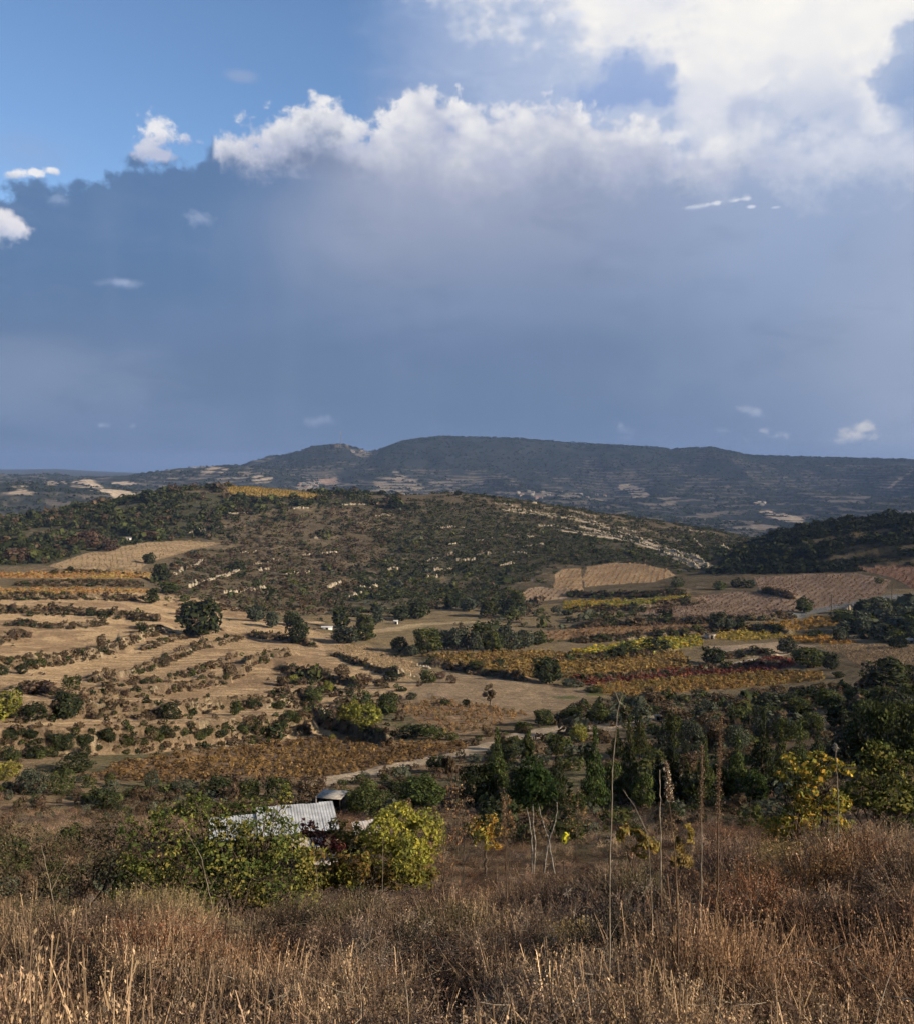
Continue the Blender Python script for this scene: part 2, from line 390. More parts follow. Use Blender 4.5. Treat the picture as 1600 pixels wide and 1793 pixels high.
def az_index(az): return np.interp(az, AZ, np.arange(NA))
def hit(px, py, rmin=20, rmax=6000):
    """first ground distance seen at a spot of the photograph"""
    az, te = px2ang(px, py)
    j = np.clip(np.round(az_index(az)).astype(int), 0, NA - 1)
    i0 = np.searchsorted(RR, rmin); i1 = np.searchsorted(RR, rmax)
    col = (Z / Rg)[i0:i1, j] if np.ndim(j) == 0 else None
    if col is not None:
        w = np.nonzero(col >= te)[0]
        return (RR[i0 + w[0]] if len(w) else None), float(az)
    out = np.full(len(j), np.nan)
    sub = (Z / Rg)[i0:i1]
    for q in range(len(j)):
        w = np.nonzero(sub[:, j[q]] >= te[q])[0]
        if len(w): out[q] = RR[i0 + w[0]]
    return out, az

# ---- terrace banks: polylines of the photograph, with a step in metres
BANKS = [
    ([(-80, 1062), (7, 1068), (120, 1070), (220, 1077), (290, 1087)], 2.0, 18),
    ([(-80, 1122), (0, 1120), (60, 1105)], 2.2, 15),
    ([(-80, 1168), (0, 1166), (67, 1159), (152, 1149), (209, 1132), (253, 1110), (304, 1099)], 2.6, 15),
    ([(145, 1190), (236, 1179), (287, 1159), (337, 1136), (395, 1122), (435, 1112)], 1.8, 10),
    ([(100, 1222), (169, 1219), (270, 1212), (337, 1200), (405, 1189), (430, 1166), (472, 1147), (525, 1141)], 2.0, 10),
    ([(-80, 1252), (67, 1255), (150, 1244), (304, 1248), (371, 1235), (475, 1232), (545, 1226)], 2.6, 9),
    ([(-80, 1305), (0, 1303), (100, 1301), (236, 1297), (304, 1291), (405, 1278), (506, 1272), (560, 1264)], 3.6, 14),
    ([(425, 1110), (490, 1116), (565, 1132)], 1.6, 12), ([(480, 1168), (560, 1184), (640, 1198)], 1.8, 10), ([(0, 1215), (60, 1206), (120, 1212)], 1.6, 10), ([(236, 1140), (330, 1112), (400, 1098)], 1.2, 8), ([(570, 1140), (650, 1168), (720, 1186)], 1.2, 10), ([(0, 1092), (120, 1098), (200, 1090)], 1.4, 10), ([(170, 1206), (300, 1190), (400, 1160), (430, 1140)], 1.0, 8),
    ([(20, 1028), (120, 1026), (260, 1027)], 2.0, 12), ([(80, 1004), (180, 1001), (262, 1003)], 2.0, 12), ([(-50, 1048), (120, 1046), (262, 1048)], 2.0, 14),
    ([(530, 1250), (600, 1272), (692, 1296)], 2.4, 10),
    ([(732, 1160), (820, 1172), (930, 1191)], 1.4, 12),
    ([(1000, 1096), (1150, 1090), (1350, 1084), (1400, 1076)], 2.2, 14), ([(1325, 1034), (1400, 1052)], 2.0, 12),
    ([(1000, 1122), (1060, 1119), (1202, 1110), (1300, 1097), (1390, 1106)], 1.8, 12), ([(960, 1156), (1060, 1150), (1190, 1137)], 1.8, 12),
    ([(1255, 1149), (1364, 1146)], 2.4, 10), ([(1000, 1192), (1180, 1178), (1385, 1158)], 1.2, 12),
    ([(985, 1044), (1110, 1046), (1210, 1040)], 2.2, 12), ([(990, 1068), (1120, 1064), (1240, 1050)], 2.2, 12),
    ([(1330, 942), (1450, 918), (1640, 908)], 2.4, 14), ([(1380, 960), (1500, 940), (1640, 930)], 2.6, 14), ([(1430, 985), (1640, 958)], 2.4, 14),
    ([(1480, 998), (1640, 985)], 2.0, 14),
]
def bank_r(poly, h=0):
    """bank as distance per bearing (nan outside its span)"""
    pts = []
    for (x0, y0), (x1, y1) in zip(poly[:-1], poly[1:]):
        n = max(2, int(abs(x1 - x0) / 12))
        for t in np.linspace(0, 1, n): pts.append((x0 + (x1 - x0) * t, y0 + (y1 - y0) * t))
    qx = np.array([p[0] for p in pts]); qy = np.array([p[1] for p in pts]); rs, az = hit(qx, qy, 60, 900)
    if h and np.nanmax(rs) < 430: rs, az = hit(qx, qy + h * F / np.nan_to_num(rs, nan=200) * .5, 60, 900)
    ok = ~np.isnan(rs)
    o = np.argsort(az[ok])
    a, r = az[ok][o], rs[ok][o]
    k = np.hanning(7); k /= k.sum(); r = np.convolve(np.pad(r, 3, 'edge'), k, 'valid')
    rb = np.interp(AZ, a, r); out = (AZ < a[0]) | (AZ > a[-1])
    taper = np.clip(np.minimum(AZ - a[0], a[-1] - AZ) / .012, 0, 1); taper[out] = 0
    return rb, taper
BR = []
for poly, h, L in BANKS:
    rb, tp = bank_r(poly, h); BR.append((rb, tp))
bank_mask = np.zeros_like(Z)
WOB = fbm(X / 9, Y / 9, 2, 31) * 1.2 + fbm(X / 1.5, Y / 1.5, 2, 32) * .8
for (rb, tp), (poly, h, L) in zip(BR, BANKS):
    wob = WOB
    t = Rg - rb[None, :] + wob
    w = .9 + rb[None, :] * .0035
    step = smooth(t, -w, w) * np.exp(-np.clip(t, 0, None) / L) - (1 - smooth(t, -w, w)) * np.exp(np.clip(t, None, 0) / L) * .0
    Z = Z + step * h * tp[None, :]
    bank_mask = np.maximum(bank_mask, np.exp(-(t / (w * 1.2)) ** 2) * tp[None, :])
Z = Z + bank_mask * (fbm(X / 2.4, Y / 2.4, 3, 33) * 1.1 + np.abs(fbm(X / .9, Y / .9, 2, 34)) * 1.0) * (Rg < 500)
ZW = Z + CAMZ
TERR = Z / Rg
def ground_z(x, y):
    r = np.hypot(x, y); a = np.arctan2(x, y)
    fi = np.clip(np.interp(np.log(np.maximum(r, .61)), LR, np.arange(NR)), 0, NR - 1.001); fj = np.clip(az_index(a), 0, NA - 1.001)
    i = np.floor(fi).astype(int); j = np.floor(fj).astype(int); u = fi - i; v = fj - j
    return (ZW[i, j] * (1 - u) + ZW[i + 1, j] * u) * (1 - v) + (ZW[i, j + 1] * (1 - u) + ZW[i + 1, j + 1] * u) * v
def spot(px, py, rmin=20, rmax=6000):
    """world point of the ground seen at a spot of the photograph"""
    r, az = hit(px, py, rmin, rmax)
    if r is None: return None
    x, y = r * math.sin(az), r * math.cos(az)
    return x, y, float(ground_z(np.array([x]), np.array([y]))[0]), r
def at(px, r):
    az = (px - 800) / F * 1.0; az = math.atan(az)
    x, y = r * math.sin(az), r * math.cos(az)
    return x, y, float(ground_z(np.array([x]), np.array([y]))[0])

VPX, VPY = world2px(X, Y, ZW)
VIS = (TERR >= np.maximum.accumulate(TERR, axis=0) - .004) & (np.cos(AZ)[None, :] > .3)
# ------------------------------------------------------------------ materials
def new_mat(name):
    m = bpy.data.materials.new(name); m.use_nodes = True; t = m.node_tree; t.nodes.clear(); return m, t
def foliage_mat(name, transl=.3, vary=.0, rough=.7, gloss=.0):
    m, t = new_mat(name); N = t.nodes.new; L = t.links.new
    at_ = N('ShaderNodeAttribute'); at_.attribute_name = 'Col'
    col = at_.outputs['Color']
    if vary:
        oi = N('ShaderNodeObjectInfo')
        mr = N('ShaderNodeMapRange'); L(oi.outputs['Random'], mr.inputs['Value']); mr.inputs['To Min'].default_value = 1 - vary; mr.inputs['To Max'].default_value = 1 + vary
        mm = N('ShaderNodeMath'); mm.operation = 'MULTIPLY_ADD'; L(oi.outputs['Random'], mm.inputs[0]); mm.inputs[1].default_value = 7.31; mm.inputs[2].default_value = 0
        fr = N('ShaderNodeMath'); fr.operation = 'FRACT'; L(mm.outputs[0], fr.inputs[0])
        mh = N('ShaderNodeMapRange'); L(fr.outputs[0], mh.inputs['Value']); mh.inputs['To Min'].default_value = .487; mh.inputs['To Max'].default_value = .513
        h = N('ShaderNodeHueSaturation'); L(col, h.inputs['Color']); L(mr.outputs[0], h.inputs['Value']); L(mh.outputs[0], h.inputs['Hue']); col = h.outputs[0]
    d = N('ShaderNodeBsdfDiffuse'); L(col, d.inputs['Color'])
    tr = N('ShaderNodeBsdfTranslucent'); L(col, tr.inputs['Color'])
    mx = N('ShaderNodeMixShader'); mx.inputs[0].default_value = transl; L(d.outputs[0], mx.inputs[1]); L(tr.outputs[0], mx.inputs[2])
    out = mx.outputs[0]
    if gloss:
        g = N('ShaderNodeBsdfGlossy'); g.inputs['Roughness'].default_value = .38; g.inputs['Color'].default_value = (.9, .9, .9, 1)
        m2_ = N('ShaderNodeMixShader'); m2_.inputs[0].default_value = gloss; L(out, m2_.inputs[1]); L(g.outputs[0], m2_.inputs[2]); out = m2_.outputs[0]
    o = N('ShaderNodeOutputMaterial'); L(out, o.inputs['Surface']); return m
def noisy_mat(name, c1, c2, scale=3.0, bump=.3, rough=.9, detail=6, attr=False):
    m, t = new_mat(name); N = t.nodes.new; L = t.links.new
    tcn = N('ShaderNodeTexCoord'); n = N('ShaderNodeTexNoise'); L(tcn.outputs['Object'], n.inputs['Vector']); n.inputs['Scale'].default_value = scale; n.inputs['Detail'].default_value = detail
    r = N('ShaderNodeValToRGB'); L(n.outputs[0], r.inputs[0]); r.color_ramp.elements[0].position = .35; r.color_ramp.elements[1].position = .68
    r.color_ramp.elements[0].color = (*c1, 1); r.color_ramp.elements[1].color = (*c2, 1)
    b = N('ShaderNodeBsdfPrincipled'); b.inputs['Roughness'].default_value = rough; L(r.outputs[0], b.inputs['Base Color']); b.inputs['Specular IOR Level'].default_value = .2
    if bump:
        bp = N('ShaderNodeBump'); bp.inputs['Strength'].default_value = bump; bp.inputs['Distance'].default_value = .05; L(n.outputs[0], bp.inputs['Height']); L(bp.outputs[0], b.inputs['Normal'])
    o = N('ShaderNodeOutputMaterial'); L(b.outputs[0], o.inputs['Surface']); return m
def ground_mat(name, s1, s2, bump, a1=.75, a2=1.25):
    m, t = new_mat(name); N = t.nodes.new; L = t.links.new
    at_ = N('ShaderNodeAttribute'); at_.attribute_name = 'Col'
    tcn = N('ShaderNodeTexCoord')
    n1 = N('ShaderNodeTexNoise'); L(tcn.outputs['Object'], n1.inputs['Vector']); n1.inputs['Scale'].default_value = s1; n1.inputs['Detail'].default_value = 6; n1.inputs['Roughness'].default_value = .7
    n2 = N('ShaderNodeTexNoise'); L(tcn.outputs['Object'], n2.inputs['Vector']); n2.inputs['Scale'].default_value = s2; n2.inputs['Detail'].default_value = 4
    r1 = N('ShaderNodeMapRange'); L(n1.outputs[0], r1.inputs['Value']); r1.inputs['From Min'].default_value = .3; r1.inputs['From Max'].default_value = .7; r1.inputs['To Min'].default_value = a1; r1.inputs['To Max'].default_value = a2
    r2 = N('ShaderNodeMapRange'); L(n2.outputs[0], r2.inputs['Value']); r2.inputs['From Min'].default_value = .3; r2.inputs['From Max'].default_value = .7; r2.inputs['To Min'].default_value = .8; r2.inputs['To Max'].default_value = 1.2
    mu = N('ShaderNodeMath'); mu.operation = 'MULTIPLY'; L(r1.outputs[0], mu.inputs[0]); L(r2.outputs[0], mu.inputs[1])
    vm = N('ShaderNodeVectorMath'); vm.operation = 'SCALE'; L(at_.outputs['Color'], vm.inputs[0]); L(mu.outputs[0], vm.inputs['Scale'])
    d = N('ShaderNodeBsdfDiffuse'); d.inputs['Roughness'].default_value = .5; L(vm.outputs[0], d.inputs['Color'])
    bp = N('ShaderNodeBump'); bp.inputs['Strength'].default_value = .8; bp.inputs['Distance'].default_value = bump; L(n1.outputs[0], bp.inputs['Height']); L(bp.outputs[0], d.inputs['Normal'])
    o = N('ShaderNodeOutputMaterial'); L(d.outputs[0], o.inputs['Surface']); return m

# ------------------------------------------------------------------ mesh building
def mesh_from(name, v, faces, col=None, mat=None, smooth_=False):
    """v (n,3); faces: (m,4) or (m,3) array; col per vertex (n,3)"""
    me = bpy.data.meshes.new(name); v = np.asarray(v, np.float32); f = np.asarray(faces, np.int32)
    me.vertices.add(len(v)); me.vertices.foreach_set('co', v.ravel())
    k = f.shape[1]; me.loops.add(f.size); me.loops.foreach_set('vertex_index', f.ravel())
    me.polygons.add(len(f)); me.polygons.foreach_set('loop_start', np.arange(0, f.size, k, dtype=np.int32))
    me.polygons.foreach_set('loop_total', np.full(len(f), k, np.int32))
    if smooth_: me.polygons.foreach_set('use_smooth', np.ones(len(f), bool))
    me.update(calc_edges=True)
    if col is not None:
        a = me.attributes.new('Col', 'FLOAT_COLOR', 'POINT')
        c = np.ones((len(v), 4), np.float32); c[:, :3] = col; a.data.foreach_set('color', c.ravel())
    if mat: me.materials.append(mat)
    return me
def link(name, me, loc=(0, 0, 0), parent=None, **props):
    o = bpy.data.objects.new(name, me); COL.objects.link(o); o.location = loc
    if parent is not None: o.parent = parent
    for k, v in props.items(): o[k] = v
    return o
def quad_faces(n): return np.arange(n * 4).reshape(n, 4)

# ------------------------------------------------------------------ land colour (what grows or lies there; shade painted into some slopes)
W1_ = fbm(X / 9, Y / 9, 3, 77); W2_ = fbm(X / 9, Y / 9, 3, 78)
def zone(poly, rlo=60, rhi=1100, wob=0.0):
    px = VPX; py = VPY
    if wob:
        px = px + W1_ * wob * 2; py = py + W2_ * wob
    return inpoly(px, py, poly) & (Rg > rlo) & (Rg < rhi) & (np.cos(AZ)[None, :] > .3)
FM = np.zeros(Z.shape, bool)   # kept clear of scrub: fields, tracks
C = np.zeros(Z.shape + (3,))
def paint(mask, col, amt=1.0):
    a = (mask * amt)[..., None] if np.ndim(mask) else mask
    C[:] = C * (1 - a) + np.array(col) * a
C[:] = (.06, .043, .03)
nA = fbm(X / 14, Y / 14, 4, 41); nB = fbm(X / 45, Y / 45, 4, 42); nC = fbm(X / 4, Y / 4, 4, 43)
paint(smooth(Rg, 25, 50), (.16, .115, .07))
paint(smooth(nA + nC * .5, .0, .2) * smooth(Rg, 40, 60), (.085, .085, .045), .7)
TAN = (.33, .235, .135)
paint(zone([(-900, 1030), (300, 1030), (600, 1120), (720, 1140), (800, 1190), (700, 1225), (560, 1262), (600, 1300), (-900, 1350)], 90, 500, 6), TAN)
paint(zone([(-900, 1030), (300, 1030), (600, 1120), (640, 1260), (600, 1300), (-900, 1330)], 90, 500, 6) * smooth(nA + nC * .6, -.02, .16), (.20, .135, .08), .8)
hz = smooth(Rg, 395, 430)
paint(hz * (1 - smooth(Rg, 1500, 1800)), (.105, .083, .053))
green = zone([(640, 872), (1250, 925), (1330, 945), (1240, 1002), (1180, 1010), (1000, 985), (900, 1040), (560, 1090), (640, 1000), (690, 930)], 380, 1100, 60)
paint(green, (.074, .066, .042))
paint(zone([(-900, 900), (0, 912), (250, 862), (640, 868), (640, 885), (380, 900), (330, 945), (80, 990), (-900, 1000)], 420, 1100, 8), (.06, .058, .036))
paint(zone([(1235, 1004), (1300, 955), (1400, 915), (1700, 890), (2400, 880), (2400, 1000), (1500, 1000), (1330, 1006)], 420, 700, 5), (.028, .028, .02))  # right hill, side away from the sun: shade put into the dark ground colour
paint(zone([(930, 880), (1060, 895), (1200, 950), (1245, 990), (1200, 985), (1060, 940), (940, 900)], 500, 1000, 3) * smooth(nC + nA, -.1, .15), (.33, .26, .17), .65)
paint(smooth(nC + nB, .12, .3) * hz * (Rg < 900), (.20, .15, .095), .5)
paint(smooth(nA * .7 + W1_ * .6, .05, .2) * hz * (Rg < 900), (.075, .065, .042), .6)
# valley floor between the vineyards
paint(zone([(560, 1075), (1600, 1030), (2400, 1000), (2400, 1240), (1450, 1210), (1100, 1240), (740, 1200), (600, 1120)], 150, 450), (.17, .13, .075))
GOLD = (.36, .225, .075); ORANGE = (.33, .19, .085); PINK = (.24, .17, .12); SAND = (.37, .26, .15)
# name, polygon, soil colour, vines: (row gap, plant gap, width, height, leaf colours, bearing of the rows deg, label)
FIELDS = [
 ('crest', [(398, 853), (440, 853), (520, 860), (562, 866), (548, 873), (470, 872), (400, 865)], (.30, .2, .07), (3.2, 2.2, 1.6, 1.2, [(.34, .23, .05), (.26, .2, .06)], 80, 'strip of golden vines on the crest of the hill at the left'), 600, 860),
 ('pale', [(84, 991), (150, 969), (245, 951), (330, 946), (388, 951), (335, 964), (262, 984), (246, 996), (120, 999)], (.27, .195, .115), (3.6, 2.8, .8, .5, [(.3, .2, .09), (.22, .17, .1)], 70, 'low pale brown vines in the round-topped field below the dark hill wood'), 400, 800),
 ('strip1', [(-60, 1006), (80, 1001), (180, 999), (262, 1003), (262, 1014), (-60, 1012)], (.30, .19, .09), (3, 2, 1.5, 1.1, [(.38, .2, .07), (.42, .3, .08)], 85, 'upper narrow orange strip of vines at the left edge'), 350, 600),
 ('strip2', [(-60, 1031), (130, 1029), (262, 1031), (262, 1038), (-60, 1042)], (.30, .19, .09), (3, 2, 1.5, 1.0, [(.38, .21, .08), (.34, .24, .08)], 85, 'lower narrow orange strip of vines at the left edge'), 300, 600),
 ('tanA', [(972, 1003), (985, 996), (1016, 995), (1020, 1034), (985, 1036), (968, 1030)], SAND, (3.0, 2.2, 1.1, 1.0, [(.42, .29, .16), (.36, .22, .12)], 14, 'small square tan vineyard left of the round striped one'), 380, 700),
 ('tanB', [(1020, 1012), (1028, 992), (1070, 986), (1120, 987), (1170, 998), (1182, 1008), (1140, 1020), (1060, 1024), (1024, 1028)], SAND, (3.0, 2.2, 1.1, 1.0, [(.45, .30, .16), (.38, .24, .12)], 14, 'tan striped vineyard with a rounded top below the green slope'), 380, 700),
 ('tanC', [(898, 1050), (925, 1030), (945, 1027), (990, 1034), (992, 1048), (950, 1052)], (.32, .23, .15), (3.0, 2.4, 1.0, .9, [(.34, .24, .15), (.3, .2, .12)], 14, 'shaded small vineyard on the terrace under the square tan one'), 350, 600),
 ('pinkA', [(1108, 1074), (1150, 1054), (1230, 1042), (1300, 1036), (1392, 1050), (1400, 1068), (1320, 1078), (1180, 1080)], PINK, (2.8, 1.8, .9, .8, [(.24, .165, .105), (.20, .13, .085)], 30, 'pinkish brown vineyard below the black terrace line'), 300, 550),
 ('pinkB', [(1320, 1012), (1420, 1004), (1500, 1004), (1560, 1016), (1545, 1040), (1480, 1060), (1420, 1066), (1400, 1050), (1330, 1034)], PINK, (2.8, 1.8, .9, .8, [(.24, .165, .105), (.22, .14, .09)], 30, 'broad pinkish brown vineyard below the dark right hill'), 300, 600),
 ('pinkC', [(1500, 996), (1570, 990), (1700, 990), (1700, 1030), (1600, 1032), (1565, 1012)], (.23, .14, .095), (2.8, 1.8, 1.0, .9, [(.24, .13, .085), (.20, .12, .08)], 30, 'reddish brown vineyard at the right edge below the dark hill'), 320, 650),
 ('terrG', [(985, 1052), (1100, 1050), (1220, 1042), (1180, 1050), (1105, 1066), (985, 1070)], (.22, .15, .06), (2.6, 1.8, 1.5, 1.1, [(.42, .28, .05), (.26, .25, .06)], 80, 'yellowing vines on the narrow terraces under the striped vineyards'), 300, 600),
 ('stripe', [(950, 1106), (1060, 1097), (1210, 1092), (1245, 1088), (1250, 1100), (1180, 1110), (1060, 1116), (950, 1122)], (.24, .155, .085), (2.6, 1.6, 1.0, .8, [(.30, .175, .08), (.24, .15, .08)], 20, 'long brown vineyard behind the dark hedge in the valley'), 250, 450),
 ('gold2', [(1280, 1099), (1400, 1085), (1466, 1076), (1468, 1096), (1400, 1104), (1300, 1103)], (.26, .165, .07), (2.6, 1.6, 1.3, 1.1, [(.36, .21, .05), (.30, .20, .06)], 80, 'golden brown vineyard beside the small grey wood at the right'), 250, 450),
 ('yellowA', [(1246, 1118), (1262, 1104), (1370, 1106), (1375, 1118), (1300, 1122)], (.28, .2, .06), (2.4, 1.4, 1.5, 1.2, [(.39, .285, .06), (.31, .245, .055)], 80, 'bright yellow vines right of the small stone hut'), 200, 420),
 ('orangeA', [(1375, 1112), (1470, 1114), (1500, 1128), (1440, 1128), (1372, 1124)], (.28, .17, .07), (2.4, 1.5, 1.3, 1.1, [(.42, .23, .05), (.36, .24, .05)], 80, 'orange vines between the yellow patch and the ploughed field'), 200, 420),
 ('yellowB', [(1000, 1142), (1040, 1134), (1130, 1120), (1200, 1110), (1228, 1112), (1228, 1130), (1150, 1144), (1060, 1150)], (.24, .19, .06), (2.4, 1.4, 1.5, 1.2, [(.40, .34, .05), (.28, .30, .06), (.46, .33, .05)], 75, 'yellow green vines between the two dark hedges'), 200, 420),
 ('goldC', [(735, 1147), (840, 1143), (960, 1142), (1060, 1152), (1190, 1142), (1212, 1162), (1190, 1170), (1060, 1180), (985, 1188), (930, 1188), (840, 1172)], (.27, .165, .065), (2.3, 1.4, 1.5, 1.2, [(.30, .205, .065), (.245, .155, .055), (.20, .15, .06)], 70, 'large golden vineyard behind the big round tree'), 180, 400),
 ('red', [(1000, 1188), (1100, 1180), (1260, 1165), (1385, 1152), (1394, 1164), (1360, 1175), (1240, 1184), (1100, 1194), (1010, 1201)], (.12, .055, .042), (2.3, 1.3, 1.5, 1.1, [(.17, .048, .036), (.13, .042, .034), (.20, .075, .045)], 75, 'dark red vines in a strip across the valley'), 160, 380),
 ('goldD', [(1040, 1200), (1120, 1192), (1260, 1183), (1370, 1174), (1440, 1180), (1440, 1192), (1330, 1202), (1200, 1212), (1100, 1222), (1050, 1214)], (.26, .15, .06), (2.3, 1.3, 1.5, 1.1, [(.30, .195, .06), (.26, .155, .052), (.21, .155, .055)], 75, 'golden orange vines in front of the red strip'), 150, 350),
 ('grey', [(720, 1172), (760, 1176), (930, 1192), (1030, 1212), (1010, 1236), (900, 1262), (800, 1262), (700, 1222), (740, 1192)], (.225, .165, .105), None, 150, 350),
 ('midV', [(690, 1236), (760, 1222), (880, 1240), (930, 1250), (860, 1275), (800, 1290), (740, 1268)], (.22, .15, .09), (2.2, 1.4, .9, .8, [(.36, .22, .09), (.28, .17, .08), (.2, .14, .07)], 75, 'sparse brown vines below the lone bare tree'), 110, 280),
 ('rows', [(578, 1130), (640, 1130), (742, 1166), (726, 1180), (640, 1160)], (.27, .19, .11), (2.6, 1.2, .7, .6, [(.5, .37, .2), (.42, .3, .17)], -62, 'pale dry vine rows running down to the olive trees'), 180, 380),
 ('plough', [(1432, 1132), (1500, 1128), (1600, 1132), (1750, 1140), (1750, 1195), (1600, 1182), (1505, 1172), (1480, 1150)], (.17, .12, .075), (2.0, .8, .7, .5, [(.42, .31, .18), (.36, .26, .15)], 118, 'pale cut vine rows in the ploughed field at the right edge'), 150, 380),
 ('sand', [(1240, 1132), (1370, 1124), (1430, 1132), (1380, 1142), (1262, 1146)], (.34, .25, .16), None, 180, 400),
 ('rust', [(150, 1362), (230, 1330), (420, 1308), (560, 1290), (700, 1298), (828, 1304), (800, 1318), (740, 1330), (640, 1350), (560, 1366), (420, 1362), (300, 1372)], (.15, .10, .06), (2.0, 1.1, 1.1, .75, [(.19, .115, .05), (.15, .095, .045), (.25, .155, .06)], 80, 'rust brown vineyard below the tall terrace bank at the left'), 85, 170),
]
# ploughed or mown stripes come from the plants; soil colour here
for nm, poly, soil, vines, rlo, rhi in FIELDS:
    FM |= zone(poly, rlo * .85, rhi * 1.15, .5)
    paint(zone(poly, rlo * .85, rhi * 1.15, 1.2), soil)
# tracks
def stroke(pts, width, col, rlo=60, rhi=900, amt=1.0):
    """a path of real width (metres) through photo points"""
    P = []
    for (x0, y0), (x1, y1) in zip(pts[:-1], pts[1:]):
        n = max(2, int(math.hypot(x1 - x0, y1 - y0) / 6))
        for t in np.linspace(0, 1, n):
            s_ = spot(x0 + (x1 - x0) * t, y0 + (y1 - y0) * t, rlo, rhi)
            if s_: P.append(s_[:2])
    P = np.array(P); 
    if len(P) < 2: return
    sel = (Rg > rlo * .8) & (Rg < rhi * 1.2) & (X > P[:, 0].min() - 20) & (X < P[:, 0].max() + 20) & (Y > P[:, 1].min() - 20) & (Y < P[:, 1].max() + 20)
    xs, ys = X[sel], Y[sel]; d = np.full(xs.shape, 1e9)
    for a, b in zip(P[:-1], P[1:]):
        ab = b - a; l2 = (ab ** 2).sum()
        if l2 < 1e-6 or l2 > 60 ** 2: continue
        t = np.clip(((xs - a[0]) * ab[0] + (ys - a[1]) * ab[1]) / l2, 0, 1)
        d = np.minimum(d, np.hypot(xs - a[0] - t * ab[0], ys - a[1] - t * ab[1]))
    global FM
    m = np.zeros(Z.shape); m[sel] = (1 - smooth(d, width * .5 - .4, width * .5 + .5)) * amt
    paint(m, col); FM |= m > .3
PATHC = (.33, .26, .18)
stroke([(560, 1372), (640, 1354), (720, 1338), (800, 1322), (860, 1306), (930, 1284), (1000, 1272), (1060, 1268)], 4.0, PATHC, 85, 200)
stroke([(905, 1300), (960, 1282), (1040, 1270)], 6.0, PATHC, 85, 200)
stroke([(1040, 1285), (1150, 1255), (1180, 1240)], 2.5, PATHC, 100, 240, .8)
stroke([(0, 1278), (200, 1276), (380, 1262), (540, 1245)], 5, (.36, .25, .15), 100, 260, .8)
stroke([(1262, 1166), (1340, 1152), (1372, 1146)], 2.5, (.45, .38, .28), 160, 400)
stroke([(1390, 1078), (1470, 1062), (1560, 1046), (1680, 1036)], 7, (.17, .165, .15), 250, 560)
stroke([(1250, 1140), (1380, 1145)], 3, (.4, .3, .2), 160, 400)
stroke([(380, 1096), (460, 1092), (560, 1090)], 4, (.34, .25, .15), 200, 520)
stroke([(640, 1108), (760, 1092), (860, 1090)], 6, (.28, .22, .13), 220, 520)
stroke([(560, 1112), (700, 1104)], 3, (.30, .22, .13), 200, 420)
# mown swathes on the straw terraces: gently curved lines along the slope
paint(zone([(930, 880), (1060, 895), (1200, 950), (1245, 990), (1200, 985), (1060, 940), (940, 900)], 500, 1000, 3), (.12, .095, .06), .5)
for st_ in ([(886, 895), (969, 904), (1019, 913), (1060, 924)], [(1012, 922), (1070, 934), (1117, 944), (1151, 957)], [(1148, 961), (1208, 975), (1239, 992)], [(1154, 969), (1190, 980), (1222, 994)], [(985, 930), (1036, 938), (1070, 943)], [(1040, 936), (1110, 950), (1141, 960)]):
    stroke(st_, 5.5, (.42, .34, .24), 450, 1050, .9)
sw = smooth(np.sin(Rg * 1.5 + nA * 7 + X * .02), -.3, .6)
paint(zone([(-50, 1215), (150, 1170), (350, 1110), (560, 1120), (600, 1160), (500, 1235), (-50, 1245)], 120, 360) * sw, (.19, .13, .08), .6)
paint(zone([(-100, 1262), (560, 1240), (600, 1262), (300, 1290), (-100, 1300)], 100, 260) * sw, (.19, .13, .08), .6)
# earth and limestone of the bank faces
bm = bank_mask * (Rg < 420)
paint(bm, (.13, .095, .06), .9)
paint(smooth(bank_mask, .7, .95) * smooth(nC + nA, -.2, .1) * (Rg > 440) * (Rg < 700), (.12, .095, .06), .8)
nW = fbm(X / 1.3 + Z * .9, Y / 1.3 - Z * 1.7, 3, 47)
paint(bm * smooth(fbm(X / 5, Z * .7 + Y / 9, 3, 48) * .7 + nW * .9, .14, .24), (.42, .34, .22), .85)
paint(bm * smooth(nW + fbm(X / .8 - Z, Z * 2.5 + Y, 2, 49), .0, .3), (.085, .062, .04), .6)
# green patches
for px, py, rx, ry in [(990, 1222, 34, 5), (905, 1304, 24, 4), (1040, 1216, 20, 3)]:
    paint(smooth(1 - ((VPX - px) / rx) ** 2 - ((VPY - py) / ry) ** 2 + W1_ * 2, 0, .8) * (Rg < 260) * (Rg > 80), (.075, .095, .035), .8)
